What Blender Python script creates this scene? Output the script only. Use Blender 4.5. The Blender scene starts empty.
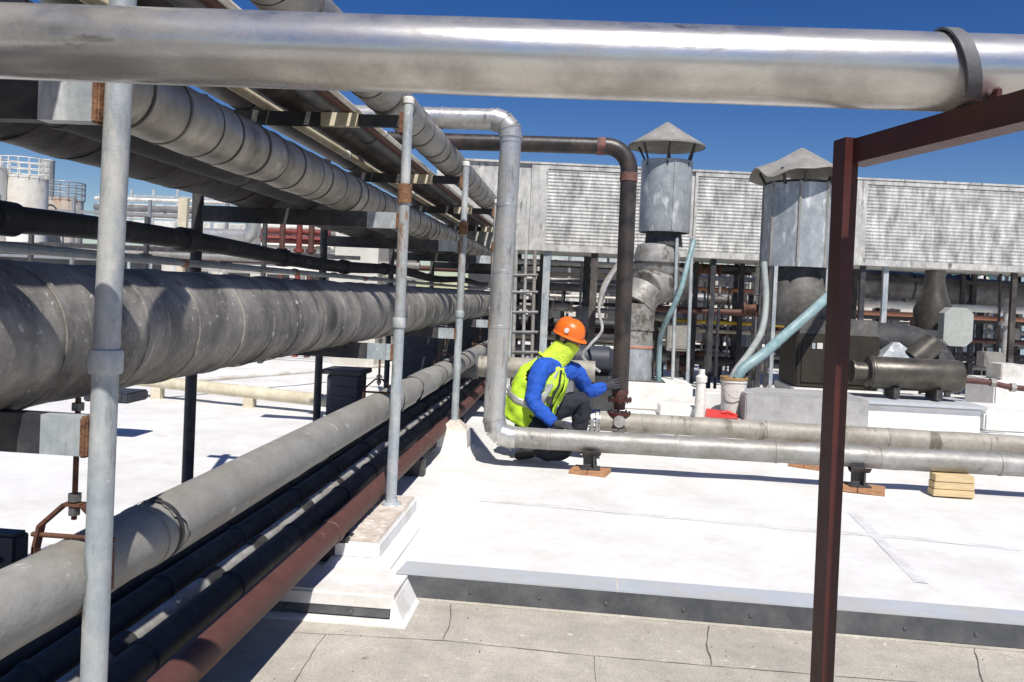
import bpy, bmesh, math, random
from mathutils import Vector, Matrix
random.seed(7)
C = bpy.context.scene.collection
R = math.radians
PI = math.pi

# ------------------------------------------------------------------ camera
F = 830.0; CX = 512.0
HCAM = 1.25
PITCH = R(1.0); ROLL = R(2.58)
def cam_rot(yaw):
    return Matrix.Rotation(yaw,3,'Z') @ Matrix.Rotation(PI/2-PITCH,3,'X') @ Matrix.Rotation(ROLL,3,'Z')
yaw = 0.0
for _ in range(40):
    d = cam_rot(yaw).transposed() @ Vector((0,1,0))
    x = CX + F*d.x/(-d.z)
    yaw += (580-x)/F
RC = cam_rot(yaw)
d = RC.transposed() @ Vector((0,1,0))
CY = 297.0 + F*d.y/(-d.z)
CAM = Vector((0,0,HCAM))
def G(px, py, X=None, Y=None, Z=None):
    """world point seen at a place of the picture, on a given plane"""
    r = RC @ Vector(((px-CX)/F, -(py-CY)/F, -1))
    if X is not None: t = (X-CAM.x)/r.x
    elif Y is not None: t = (Y-CAM.y)/r.y
    else: t = (Z-CAM.z)/r.z
    return CAM + r*t
cam = bpy.data.cameras.new('camera'); co = bpy.data.objects.new('camera', cam); C.objects.link(co)
co.matrix_world = Matrix.Translation(CAM) @ RC.to_4x4()
cam.sensor_width = 36; cam.lens = 36*F/1024
cam.shift_x = 0; cam.shift_y = (CY-341)/1024
cam.clip_start = .02; cam.clip_end = 5000
bpy.context.scene.camera = co

# ------------------------------------------------------------------ materials
def mat(name, col, rough=.6, metal=0, var=.18, scale=6, bump=.15, dirt=None, dirt_amt=.45, dirt_scale=3,
        stretch=(1,1,1), dstretch=(1,1,1), fine=60, dirt_soft=.12, spec=.5, coat=0, grunge=.16):
    m = bpy.data.materials.new(name); m.use_nodes = True
    nt = m.node_tree; N = nt.nodes; L = nt.links
    b = N['Principled BSDF']
    tc = N.new('ShaderNodeTexCoord')
    mp = N.new('ShaderNodeMapping'); mp.inputs['Scale'].default_value = stretch
    L.new(tc.outputs['Object'], mp.inputs['Vector'])
    n1 = N.new('ShaderNodeTexNoise'); n1.inputs['Scale'].default_value = scale; n1.inputs['Detail'].default_value = 9; n1.inputs['Roughness'].default_value = .62
    L.new(mp.outputs[0], n1.inputs['Vector'])
    cr = N.new('ShaderNodeValToRGB')
    e = cr.color_ramp.elements
    e[0].position = .3; e[1].position = .7
    e[0].color = [c*(1-var) for c in col]+[1]; e[1].color = [min(1,c*(1+var)) for c in col]+[1]
    L.new(n1.outputs['Fac'], cr.inputs['Fac'])
    out = cr.outputs['Color']
    if dirt:
        mp2 = N.new('ShaderNodeMapping'); mp2.inputs['Scale'].default_value = dstretch; mp2.inputs['Location'].default_value = (3.1,1.7,5.3)
        L.new(tc.outputs['Object'], mp2.inputs['Vector'])
        n2 = N.new('ShaderNodeTexNoise'); n2.inputs['Scale'].default_value = dirt_scale; n2.inputs['Detail'].default_value = 12; n2.inputs['Roughness'].default_value = .7
        L.new(mp2.outputs[0], n2.inputs['Vector'])
        r2 = N.new('ShaderNodeMapRange'); p = .62 - .28*dirt_amt
        r2.inputs['From Min'].default_value = p-dirt_soft; r2.inputs['From Max'].default_value = p+dirt_soft
        L.new(n2.outputs['Fac'], r2.inputs['Value'])
        mx = N.new('ShaderNodeMix'); mx.data_type = 'RGBA'
        L.new(r2.outputs[0], mx.inputs['Factor']); L.new(out, mx.inputs[6]); mx.inputs[7].default_value = list(dirt)+[1]
        out = mx.outputs[2]
        if metal > 0:
            mm = N.new('ShaderNodeMapRange'); mm.inputs['To Min'].default_value = metal; mm.inputs['To Max'].default_value = metal*.35
            L.new(r2.outputs[0], mm.inputs['Value']); L.new(mm.outputs[0], b.inputs['Metallic'])
    n4 = N.new('ShaderNodeTexNoise'); n4.inputs['Scale'].default_value = scale*4.3; n4.inputs['Detail'].default_value = 12; n4.inputs['Roughness'].default_value = .75
    L.new(mp.outputs[0], n4.inputs['Vector'])
    r4 = N.new('ShaderNodeMapRange'); r4.inputs['From Min'].default_value=.32; r4.inputs['From Max'].default_value=.68; r4.inputs['To Min'].default_value=1-grunge; r4.inputs['To Max'].default_value=1+grunge*.7
    L.new(n4.outputs['Fac'], r4.inputs['Value'])
    m4 = N.new('ShaderNodeMix'); m4.data_type='RGBA'; m4.blend_type='MULTIPLY'; m4.inputs['Factor'].default_value=1
    L.new(out, m4.inputs[6]); L.new(r4.outputs[0], m4.inputs[7]); out = m4.outputs[2]
    L.new(out, b.inputs['Base Color'])
    if not (dirt and metal>0): b.inputs['Metallic'].default_value = metal
    n3 = N.new('ShaderNodeTexNoise'); n3.inputs['Scale'].default_value = fine; n3.inputs['Detail'].default_value = 6
    L.new(mp.outputs[0], n3.inputs['Vector'])
    rr = N.new('ShaderNodeMapRange'); rr.inputs['To Min'].default_value = max(.05,rough-.12); rr.inputs['To Max'].default_value = min(1,rough+.14)
    L.new(n1.outputs['Fac'], rr.inputs['Value']); L.new(rr.outputs[0], b.inputs['Roughness'])
    ad = N.new('ShaderNodeMath'); ad.operation = 'ADD'
    m2 = N.new('ShaderNodeMath'); m2.operation='MULTIPLY'; m2.inputs[1].default_value=.35
    L.new(n3.outputs['Fac'], m2.inputs[0]); L.new(n1.outputs['Fac'], ad.inputs[0]); L.new(m2.outputs[0], ad.inputs[1])
    bp = N.new('ShaderNodeBump'); bp.inputs['Strength'].default_value = bump; bp.inputs['Distance'].default_value = .02
    L.new(ad.outputs[0], bp.inputs['Height']); L.new(bp.outputs[0], b.inputs['Normal'])
    b.inputs['Specular IOR Level'].default_value = spec
    if coat: b.inputs['Coat Weight'].default_value = coat; b.inputs['Coat Roughness'].default_value=.2
    return m

M = {}
M['steel'] = mat('brushed stainless pipe', (.70,.69,.67), .27, .92, .12, 5, .05, dirt=(.33,.31,.28), dirt_amt=.15, dirt_scale=7, stretch=(.35,1,1), dirt_soft=.2, grunge=.07)
M['galv'] = mat('galvanised post', (.37,.42,.45), .55, .35, .16, 14, .12, dirt=(.55,.56,.55), dirt_amt=.3, dirt_scale=5, stretch=(1,1,.5))
M['galv_rust'] = mat('galvanised steel with rust runs', (.40,.42,.42), .6, .3, .15, 14, .15, dirt=(.25,.11,.05), dirt_amt=.10, dirt_scale=6, dstretch=(2,2,.6), dirt_soft=.04)
M['galv_dull'] = mat('dull galvanised steel', (.36,.39,.41), .55, .3, .2, 14, .15, dirt=(.50,.50,.48), dirt_amt=.4, dirt_scale=6, dstretch=(2,2,.6), dirt_soft=.06)
M['rust'] = mat('raw rust', (.13,.06,.035), .85, 0, .4, 30, .5, dirt=(.27,.14,.07), dirt_amt=.5, dirt_scale=20)
M['darkbar'] = mat('dark strut paint and rack shade', (.035,.037,.045), .6, .1, .3, 12, .15, dirt=(.1,.09,.08), dirt_amt=.2, dirt_scale=8)  # dark paint; also colours in the shade on rear posts and inner crossbars
M['jacket'] = mat('weathered metal jacket of the large duct', (.36,.335,.30), .55, .2, .3, 5, .25, dirt=(.09,.085,.08), dirt_amt=.42, dirt_scale=3.5, stretch=(1,.5,1), dstretch=(1,1.6,1), dirt_soft=.16)
M['jacket_speck'] = M['jacket']
M['jacket2'] = mat('tan grey metal jacket', (.42,.39,.33), .42, .6, .22, 5, .2, dirt=(.16,.14,.115), dirt_amt=.4, dirt_scale=4, dirt_soft=.18)
M['jacketdark'] = mat('dark stained metal jacket', (.20,.18,.16), .55, .5, .3, 5, .2, dirt=(.07,.06,.055), dirt_amt=.5, dirt_scale=3)
M['pvcgray'] = mat('grey painted cloth jacket', (.315,.315,.30), .6, 0, .14, 4, .25, dirt=(.19,.17,.135), dirt_amt=.3, dirt_scale=2.6, stretch=(1,.6,1), dirt_soft=.2, fine=90)
M['alu'] = mat('aluminium lagging', (.62,.62,.61), .33, .8, .12, 9, .22, dirt=(.42,.40,.36), dirt_amt=.35, dirt_scale=6, dirt_soft=.2)
M['hpipe'] = mat('weathered aluminium lagging', (.40,.395,.38), .5, .45, .18, 9, .2, dirt=(.21,.195,.165), dirt_amt=.45, dirt_scale=5, stretch=(.5,1,1), dirt_soft=.2)
M['hpipe2'] = mat('cream stained lagging', (.44,.42,.37), .6, .2, .14, 9, .2, dirt=(.25,.22,.17), dirt_amt=.45, dirt_scale=5, stretch=(.5,1,1), dirt_soft=.2)
M['black'] = mat('black foam lagging', (.026,.026,.03), .68, 0, .3, 9, .2, dirt=(.06,.058,.055), dirt_amt=.25, dirt_scale=5)
M['blackpipe'] = mat('black iron pipe', (.030,.028,.028), .42, .2, .3, 9, .12, dirt=(.08,.06,.05), dirt_amt=.3, dirt_scale=6)
M['dgray'] = mat('dark grey lagging', (.10,.105,.115), .55, .1, .2, 6, .15, dirt=(.17,.165,.16), dirt_amt=.3, dirt_scale=3)
M['mgray'] = mat('mid grey pipe', (.24,.24,.25), .5, .3, .2, 6, .12, dirt=(.12,.11,.1), dirt_amt=.3, dirt_scale=4)
M['silver'] = mat('old silver pipe', (.46,.46,.45), .55, .3, .16, 10, .3, dirt=(.25,.23,.2), dirt_amt=.3, dirt_scale=8)
M['red'] = mat('red oxide pipe', (.095,.038,.03), .62, 0, .3, 9, .25, dirt=(.10,.04,.03), dirt_amt=.45, dirt_scale=5, dirt_soft=.2)
M['maroon'] = mat('maroon painted frame', (.085,.019,.016), .45, 0, .18, 9, .1, dirt=(.05,.013,.011), dirt_amt=.3, dirt_scale=6, dirt_soft=.2, grunge=.25)
M['darkrust'] = mat('dark rusted strap', (.075,.035,.025), .75, .1, .4, 25, .3, dirt=(.17,.07,.035), dirt_amt=.35, dirt_scale=18)
M['redband'] = mat('faded red primer', (.28,.10,.075), .7, 0, .35, 20, .3, dirt=(.07,.05,.045), dirt_amt=.5, dirt_scale=14)
M['white'] = mat('white roof membrane', (.83,.825,.805), .55, 0, .04, 1.2, .22, dirt=(.66,.645,.61), dirt_amt=.42, dirt_scale=1.6, fine=14, dirt_soft=.14, grunge=.05)
M['flash'] = mat('white membrane flashing', (.80,.79,.77), .5, 0, .04, 4, .08, dirt=(.66,.62,.55), dirt_amt=.2, dirt_scale=5, grunge=.08)
M['lap'] = mat('welded membrane lap', (.77,.77,.765), .45, 0, .04, 4, .08, dirt=(.58,.56,.52), dirt_amt=.3, dirt_scale=5, grunge=.08)
M['stripe'] = mat('bluish coated edge strip', (.47,.50,.535), .5, 0, .05, 3, .05, dirt=(.5,.48,.44), dirt_amt=.15, dirt_scale=4, grunge=.06)
M['edge'] = mat('charcoal edge metal', (.085,.09,.098), .55, .2, .18, 4, .08, dirt=(.14,.14,.14), dirt_amt=.3, dirt_scale=6)
M['curbtop'] = mat('sandy mortar', (.50,.42,.34), .9, 0, .2, 12, .5, dirt=(.66,.6,.54), dirt_amt=.5, dirt_scale=14)
M['wood'] = mat('wood blocking', (.42,.22,.11), .8, 0, .3, 8, .3, stretch=(1,8,8))
M['lumber'] = mat('yellow lumber', (.62,.47,.26), .75, 0, .15, 5, .2, stretch=(1,7,7))
M['wallm'] = mat('weathered white sheet metal', (.72,.71,.66), .6, .1, .10, 4, .15, dirt=(.34,.335,.32), dirt_amt=.5, dirt_scale=3.4, dstretch=(2.2,2.2,.7), grunge=.22, dirt_soft=.18)
M['louv'] = mat('grimy galvanised panel', (.74,.735,.70), .55, .15, .16, 7, .2, dirt=(.22,.22,.21), dirt_amt=.55, dirt_scale=3.6, dstretch=(2.6,2.6,.8), dirt_soft=.17, grunge=.32, stretch=(3,3,5))
M['stack'] = mat('blotchy galvanised sheet', (.45,.475,.485), .5, .3, .24, 9, .12, dirt=(.27,.295,.31), dirt_amt=.5, dirt_scale=4, dstretch=(1.5,1.5,.8), dirt_soft=.14)
M['cap'] = mat('grey cap sheet metal', (.36,.35,.32), .65, .2, .15, 6, .15, dirt=(.24,.22,.19), dirt_amt=.4, dirt_scale=5)
M['grimy'] = mat('grimy duct', (.20,.195,.18), .65, .25, .35, 7, .3, dirt=(.05,.045,.04), dirt_amt=.55, dirt_scale=5, dirt_soft=.2)
M['elbow'] = mat('dusty galvanised elbow', (.42,.42,.40), .55, .35, .2, 7, .2, dirt=(.22,.2,.17), dirt_amt=.4, dirt_scale=5)
M['cabinet'] = mat('dark rusty cabinet', (.022,.02,.017), .6, .1, .35, 8, .2, dirt=(.045,.035,.02), dirt_amt=.4, dirt_scale=3, dstretch=(4,4,.7), dirt_soft=.18)
M['teal'] = mat('teal plastic hose', (.17,.29,.295), .45, 0, .15, 8, .1, dirt=(.30,.40,.41), dirt_amt=.4, dirt_scale=10)
M['tgray'] = mat('grey green hose', (.32,.35,.33), .6, 0, .2, 8, .1)
M['plastic'] = mat('white plastic', (.76,.75,.71), .4, 0, .05, 8, .03, dirt=(.6,.55,.45), dirt_amt=.25, dirt_scale=12)
M['bucketrust'] = mat('rust stained rim', (.38,.24,.10), .7, 0, .4, 25, .3)
M['redpl'] = mat('red plastic', (.65,.04,.035), .35, 0, .1, 8, .02)
M['cream'] = mat('cream painted pipe', (.66,.60,.45), .55, 0, .1, 4, .1, dirt=(.5,.43,.3), dirt_amt=.25, dirt_scale=4)
M['pipewhite'] = mat('white painted pipe', (.72,.71,.67), .5, 0, .1, 4, .1, dirt=(.5,.45,.38), dirt_amt=.25, dirt_scale=4)
M['redpaint'] = mat('red painted pipe', (.19,.04,.03), .5, 0, .15, 4, .1)
M['orangep'] = mat('salmon primer pipe', (.55,.24,.14), .6, 0, .2, 4, .1)
M['brass'] = mat('heat bronzed steel', (.15,.135,.11), .38, .55, .35, 6, .1, dirt=(.04,.034,.026), dirt_amt=.45, dirt_scale=4, dirt_soft=.2)
M['gbox'] = mat('grey concrete coated curb', (.34,.335,.325), .75, 0, .12, 4, .2, dirt=(.42,.41,.4), dirt_amt=.3, dirt_scale=3)
M['octa'] = mat('pale green grey plate', (.42,.44,.40), .55, .1, .08, 4, .05)
M['tank'] = mat('white storage tank', (.72,.71,.67), .5, 0, .05, .6, .05, dirt=(.62,.55,.45), dirt_amt=.2, dirt_scale=.6)
M['tank2'] = mat('rust washed white tank', (.66,.62,.55), .55, 0, .08, .8, .05, dirt=(.45,.27,.16), dirt_amt=.3, dirt_scale=.7, dstretch=(2,2,.5))
M['rail'] = mat('grey steel railing', (.30,.31,.32), .5, .3, .1, 8, .05)
M['bluebuild'] = mat('pale blue siding', (.36,.48,.55), .6, 0, .05, 1, .05)
M['tealpanel'] = mat('dark teal panel', (.04,.13,.14), .5, 0, .15, 3, .05)
M['building'] = mat('cream block building', (.62,.60,.54), .8, 0, .08, .8, .1, dirt=(.45,.42,.36), dirt_amt=.3, dirt_scale=.7, dstretch=(2,2,.6))
M['dbuilding'] = mat('dark grey siding', (.055,.057,.06), .7, 0, .2, .8, .1, dirt=(.03,.03,.03), dirt_amt=.4, dirt_scale=.9)
M['equip'] = mat('slate equipment housing', (.04,.044,.058), .55, .1, .15, 3, .05)
M['asphalt'] = mat('asphalt', (.06,.06,.06), .9, 0, .2, .5, .1)
M['screw'] = mat('screw head', (.2,.2,.2), .4, .7, .1, 20, 0)
M['crack'] = mat('tar seam', (.13,.115,.10), .85, 0, .3, 20, .2)
M['yellow'] = mat('yellow painted steel', (.7,.47,.05), .5, 0, .1, 10, .05)
# figure
M['orange'] = mat('orange hard hat shell', (.80,.16,.015), .35, 0, .05, 8, .02)
M['lime'] = mat('lime hi-vis cloth', (.52,.78,.04), .8, 0, .12, 12, .5)
M['limeg'] = mat('lime neck gaiter cloth', (.62,.82,.06), .8, 0, .12, 30, .6)
M['blue'] = mat('royal blue shirt cloth', (.012,.085,.46), .8, 0, .25, 12, .6)
M['denim'] = mat('navy denim', (.022,.025,.036), .85, 0, .35, 14, .6)
M['glove'] = mat('black grey work glove', (.05,.05,.055), .8, 0, .4, 20, .5)
M['reflect'] = mat('silver reflective tape', (.50,.50,.48), .4, .3, .12, 30, .1)
M['skin'] = mat('tanned skin', (.33,.17,.10), .5, 0, .08, 20, .05)
M['boot'] = mat('black work boot', (.025,.022,.02), .6, 0, .2, 20, .2)
M['lens'] = mat('dark lens', (.01,.01,.01), .1, 0, 0, 5, 0)
M['hair'] = mat('dark hair', (.015,.012,.01), .7, 0, .2, 40, .3)

def roofmat():
    m = mat('mineral cap sheet of the lower roof', (.56,.52,.445), .9, 0, .14, 2.2, .6, dirt=(.39,.36,.31), dirt_amt=.35, dirt_scale=1.5, fine=220, dirt_soft=.2)
    nt = m.node_tree; N = nt.nodes; L = nt.links; b = N['Principled BSDF']
    src = b.inputs['Base Color'].links[0].from_socket
    tc = [n for n in N if n.type=='TEX_COORD'][0]
    nn = N.new('ShaderNodeTexNoise'); nn.inputs['Scale'].default_value = 260; nn.inputs['Detail'].default_value = 3
    L.new(tc.outputs['Object'], nn.inputs['Vector'])
    mr = N.new('ShaderNodeMapRange'); mr.inputs['From Min'].default_value=.3; mr.inputs['From Max'].default_value=.7; mr.inputs['To Min'].default_value=.72; mr.inputs['To Max'].default_value=1.22
    L.new(nn.outputs['Fac'], mr.inputs['Value'])
    mx = N.new('ShaderNodeMix'); mx.data_type='RGBA'; mx.blend_type='MULTIPLY'; mx.inputs['Factor'].default_value=1
    L.new(src, mx.inputs[6]); L.new(mr.outputs[0], mx.inputs[7]); L.new(mx.outputs[2], b.inputs['Base Color'])
    return m
M['capsheet'] = roofmat()

def speckle(m, col, scale, thr, st=None, soft=.05):
    nt = m.node_tree; N = nt.nodes; L = nt.links; b = N['Principled BSDF']
    src = b.inputs['Base Color'].links[0].from_socket
    tc = [n for n in N if n.type=='TEX_COORD'][0]
    nn = N.new('ShaderNodeTexNoise'); nn.inputs['Scale'].default_value = scale; nn.inputs['Detail'].default_value = 4
    if st:
        mq = N.new('ShaderNodeMapping'); mq.inputs['Scale'].default_value = st; mq.inputs['Location'].default_value=(thr*9,scale,2.7)
        L.new(tc.outputs['Object'], mq.inputs['Vector']); L.new(mq.outputs[0], nn.inputs['Vector']); nn.inputs['Detail'].default_value = 10; nn.inputs['Roughness'].default_value=.68
    else: L.new(tc.outputs['Object'], nn.inputs['Vector'])
    mr = N.new('ShaderNodeMapRange'); mr.inputs['From Min'].default_value=thr; mr.inputs['From Max'].default_value=thr+soft
    L.new(nn.outputs['Fac'], mr.inputs['Value'])
    mx = N.new('ShaderNodeMix'); mx.data_type='RGBA'
    L.new(mr.outputs[0], mx.inputs['Factor']); L.new(src, mx.inputs[6]); mx.inputs[7].default_value = list(col)+[1]
    L.new(mx.outputs[2], b.inputs['Base Color'])
speckle(M['jacket'], (.5,.49,.46), 34, .655)
speckle(M['jacket'], (.42,.40,.37), 90, .655)
speckle(M['jacket'], (.17,.10,.055), 7, .70)
speckle(M['blackpipe'], (.22,.2,.18), 30, .70)
speckle(M['hpipe'], (.52,.51,.49), 16, .68)
speckle(M['white'], (.66,.64,.60), 3.2, .66)
speckle(M['capsheet'], (.17,.13,.10), 9, .73)
speckle(M['red'], (.28,.15,.11), 18, .68)
speckle(M['pvcgray'], (.55,.54,.5), 11, .67)

speckle(M['maroon'], (.20,.085,.05), 45, .70)
speckle(M['jacket'], (.06,.056,.052), 2.2, 0.515, (1,1.3,.8), .13)
speckle(M['jacket'], (.46,.43,.38), 6, 0.60, (1,3,.6), .10)
speckle(M['jacket2'], (.13,.11,.085), 3.0, 0.54, (1,1.6,.8), .14)
speckle(M['jacket2'], (.52,.49,.43), 8, 0.60, (1,1.5,1), .10)
speckle(M['jacketdark'], (.035,.03,.028), 2.6, 0.445, (1,2,.7), .18)
speckle(M['pvcgray'], (.15,.145,.135), 5, 0.66, (1.5,1.5,1.5), .07)
speckle(M['pvcgray'], (.30,.21,.10), 3, 0.645, (1,3,1), .07)
speckle(M['hpipe'], (.16,.155,.145), 7, 0.60, (1.5,1,1), .10)
speckle(M['hpipe2'], (.16,.14,.11), 5, 0.545, (2.2,1,.7), .10)
speckle(M['alu'], (.25,.24,.23), 7, 0.565, (3,3,.5), .10)
speckle(M['steel'], (.30,.28,.25), 6, 0.620, (.6,2,2), .05)
speckle(M['galv'], (.18,.19,.19), 9, 0.585, (2,2,.35), .10)
speckle(M['stack'], (.62,.64,.64), 7, 0.545, (1.6,1.6,.5), .09)
speckle(M['elbow'], (.10,.085,.07), 5, 0.525, (1,1,1), .10)
speckle(M['black'], (.10,.10,.098), 7, 0.545, (1,.6,1), .12)
speckle(M['dgray'], (.22,.22,.215), 7, 0.565, (1,.6,1), .12)
speckle(M['wallm'], (.12,.12,.115), 5, 0.565, (2,2,.5), .10)
speckle(M['capsheet'], (.64,.60,.53), 22, .67)
speckle(M['galv'], (.62,.62,.60), 26, .66)
# ------------------------------------------------------------------ mesh helpers
class MB:
    def __init__(s): s.bm = bmesh.new(); s.smooth = []
    def box(s, a, b, bevel=0, mtx=None, tags=None):
        a = Vector(a); b = Vector(b)
        r = bmesh.ops.create_cube(s.bm, size=1)
        vs = r['verts']
        for v in vs:
            v.co = Vector((a.x+(b.x-a.x)*(v.co.x+.5), a.y+(b.y-a.y)*(v.co.y+.5), a.z+(b.z-a.z)*(v.co.z+.5)))
        if bevel:
            es = list({e for v in vs for e in v.link_edges})
            rr = bmesh.ops.bevel(s.bm, geom=es, offset=bevel, segments=2, affect='EDGES')
            vs = list({v for f in rr['faces'] for v in f.verts} | {v for v in vs if v.is_valid})
        if mtx: bmesh.ops.transform(s.bm, matrix=mtx, verts=[v for v in vs if v.is_valid])
        return s
    def poly(s, pts, ext=None):
        vs = [s.bm.verts.new(p) for p in pts]
        f = s.bm.faces.new(vs)
        if ext is not None:
            r = bmesh.ops.extrude_face_region(s.bm, geom=[f])
            nv = [g for g in r['geom'] if isinstance(g, bmesh.types.BMVert)]
            bmesh.ops.translate(s.bm, vec=ext, verts=nv)
        return s
    def hexa(s, lo, hi):
        """lo, hi: four corners each"""
        v = [s.bm.verts.new(p) for p in list(lo)+list(hi)]
        for q in ((0,1,2,3),(7,6,5,4),(0,4,5,1),(1,5,6,2),(2,6,7,3),(3,7,4,0)):
            s.bm.faces.new([v[i] for i in q])
        return s
    def tube(s, pts, r, n=20, cap=True, hollow=0, wob=0, dent=0):
        from mathutils import noise as _ns
        pts = [Vector(p) for p in pts]
        rs = r if isinstance(r,(list,tuple)) else [r]*len(pts)
        T = []
        for i in range(len(pts)):
            if i==0: t = pts[1]-pts[0]
            elif i==len(pts)-1: t = pts[-1]-pts[-2]
            else: t = (pts[i+1]-pts[i]).normalized()+(pts[i]-pts[i-1]).normalized()
            T.append(t.normalized())
        u = T[0].orthogonal().normalized()
        rings = []
        for i,p in enumerate(pts):
            u = (u - T[i]*u.dot(T[i])).normalized(); w = T[i].cross(u)
            k = 1
            if 0<i<len(pts)-1:
                c = T[i].dot((pts[i]-pts[i-1]).normalized()); k = 1
            rr = rs[i]
            ring_=[]
            for j in range(n):
                dr=u*math.cos(2*PI*j/n)+w*math.sin(2*PI*j/n); q=p+dr*rr
                ring_.append(s.bm.verts.new(p+dr*rr*(1+wob*random.uniform(-1,1))+dr*dent*(_ns.noise(q*5)+.5*_ns.noise(q*13))))
            rings.append(ring_)
        for a,b in zip(rings, rings[1:]):
            for j in range(n):
                f = s.bm.faces.new((a[j],a[(j+1)%n],b[(j+1)%n],b[j])); f.smooth = True
        if cap:
            s.bm.faces.new(rings[0][::-1]); s.bm.faces.new(rings[-1])
        return s
    def lathe(s, prof, c=(0,0,0), n=28, axis='Z', cap=True):
        """prof: (radius, height) pairs along an axis through c"""
        c = Vector(c); rings = []
        for r,h in prof:
            ring = []
            for j in range(n):
                a = 2*PI*j/n; q = (r*math.cos(a), r*math.sin(a), h)
                if axis=='X': q = (q[2], q[0], q[1])
                if axis=='Y': q = (q[1], q[2], q[0])
                ring.append(s.bm.verts.new(c+Vector(q)))
            rings.append(ring)
        for a,b in zip(rings, rings[1:]):
            for j in range(n):
                f = s.bm.faces.new((a[j],a[(j+1)%n],b[(j+1)%n],b[j])); f.smooth = True
        if cap:
            if prof[0][0]>1e-5: s.bm.faces.new(rings[0][::-1])
            if prof[-1][0]>1e-5: s.bm.faces.new(rings[-1])
        return s
    def build(s, name, m, parent=None, auto=True):
        bmesh.ops.recalc_face_normals(s.bm, faces=s.bm.faces)
        me = bpy.data.meshes.new(name); s.bm.to_mesh(me); s.bm.free()
        me.materials.append(M[m] if isinstance(m,str) else m)
        o = bpy.data.objects.new(name, me); C.objects.link(o)
        if parent:
            o.parent = parent
            o.matrix_parent_inverse = Matrix.Identity(4)
        if auto:
            for e in me.edges: pass
            me.set_sharp_from_angle(angle=R(38)) if hasattr(me,'set_sharp_from_angle') else None
        return o

def empty(name, loc=(0,0,0), label='', cat='', group=None, rz=0):
    o = bpy.data.objects.new(name, None); C.objects.link(o)
    o.location = loc; o.rotation_euler.z = rz; o.empty_display_size = .1
    return tag(o, label, cat, group)
def tag(o, label, cat, group=None):
    o['label'] = label; o['category'] = cat
    if group: o['group'] = group
    return o
def struct(o, kind='structure'): o['kind'] = kind; return o
def lab(o, l): o['label'] = l; return o
def base_of(o):
    """move a child mesh back so that it keeps its world place under a parent with a location"""
    p = o.parent; inv = Matrix.Translation(p.location) @ Matrix.Rotation(p.rotation_euler.z,4,'Z')
    o.data.transform(inv.inverted()); return o
def part(mb, name, m, parent):
    o = mb.build(name, m, parent); base_of(o) if parent.type=='EMPTY' else None
    if parent.type != 'EMPTY' and parent.parent:
        o.data.transform((Matrix.Translation(parent.parent.location) @ Matrix.Rotation(parent.parent.rotation_euler.z,4,'Z')).inverted())
    return o
def arc_path(pts, rad, seg=7):
    """corner points to a path with rounded bends"""
    pts = [Vector(p) for p in pts]; out = [pts[0]]
    for a,b,c in zip(pts, pts[1:], pts[2:]):
        u = (a-b).normalized(); v = (c-b).normalized()
        ang = u.angle(v); t = rad/math.tan(ang/2)
        p0 = b+u*t; p1 = b+v*t
        ctr = b + (u+v).normalized()*(rad/math.sin(ang/2))
        for k in range(seg+1):
            q = (p0-ctr).normalized().slerp((p1-ctr).normalized(), k/seg) * rad
            out.append(ctr+q)
    out.append(pts[-1]); return out
def smooth_path(pts, n=8):
    pts = [Vector(p) for p in pts]; P = [pts[0]*2-pts[1]]+pts+[pts[-1]*2-pts[-2]]; out=[]
    for i in range(1,len(P)-2):
        for k in range(n):
            t=k/n; a,b,c,d=P[i-1],P[i],P[i+1],P[i+2]
            out.append(.5*((2*b)+(c-a)*t+(2*a-5*b+4*c-d)*t*t+(3*b-a-3*c+d)*t**3))
    out.append(pts[-1]); return out
def subdiv_line(a, b, step):
    a=Vector(a); b=Vector(b); n=max(1,int((b-a).length/step)); return [a.lerp(b,i/n) for i in range(n+1)]

def copy_tree(o, parent=None):
    c = o.copy(); C.objects.link(c); c.parent = parent
    for ch in list(o.children): copy_tree(ch, c)
    return c

# ------------------------------------------------------------------ ground, roofs
mb = MB(); mb.box((-900,-900,-8.3),(900,900,-8)); struct(mb.build('ground','asphalt'))
# lower roof (where the photographer stands)
ZL = -.09
mb = MB(); mb.box((-30,-6,-.6),(30,3.9,ZL)); lower = struct(mb.build('lower_roof','capsheet'))
# upper white roof: a slab with slightly uneven membrane
E0 = G(397,577,Z=.0); E1 = G(1024,629,Z=.0)
def edge_y(x): return E0.y + (E1.y-E0.y)*(x-E0.x)/(E1.x-E0.x)
XE = E0.x
mb = MB(); bm = mb.bm
def sheet(x0,x1,y0f,y1,nx,ny,z=0,amp=.004):
    g=[[bm.verts.new((x0+(x1-x0)*i/nx, 0, 0)) for j in range(ny+1)] for i in range(nx+1)]
    for i in range(nx+1):
        for j in range(ny+1):
            v=g[i][j]; y0=y0f(v.co.x); t=(j/ny)**2.2; v.co.y=y0+(y1-y0)*t
            v.co.z=z+(amp*(math.sin(v.co.x*5.1+v.co.y*2.3)*math.sin(v.co.y*4.7-v.co.x)+.6*math.sin(v.co.x*11+2*v.co.y)*math.sin(7.3*v.co.y)) if 0<j<ny else 0)
    for i in range(nx):
        for j in range(ny):
            f=bm.faces.new((g[i][j],g[i+1][j],g[i+1][j+1],g[i][j+1])); f.smooth=True
YJ = G(352,597,Z=0).y      # the part of the edge that juts forward by the curb
XJ0 = -30.0
sheet(G(396,597,Z=0).x,30,lambda x: edge_y(x)+.10,34,150,160)
XCC=G(396,597,Z=0).x
sheet(XJ0,XCC,lambda x: YJ+.10,34,120,160)
struct(mb.build('upper_roof_membrane','white'))
mb = MB(); mb.box((-30,4.2,-7.9),(30,34,-.03)); mb.box((-30,-6,-7.9),(30,3.85,-.62)); struct(mb.build('building_mass','building'))

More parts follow.
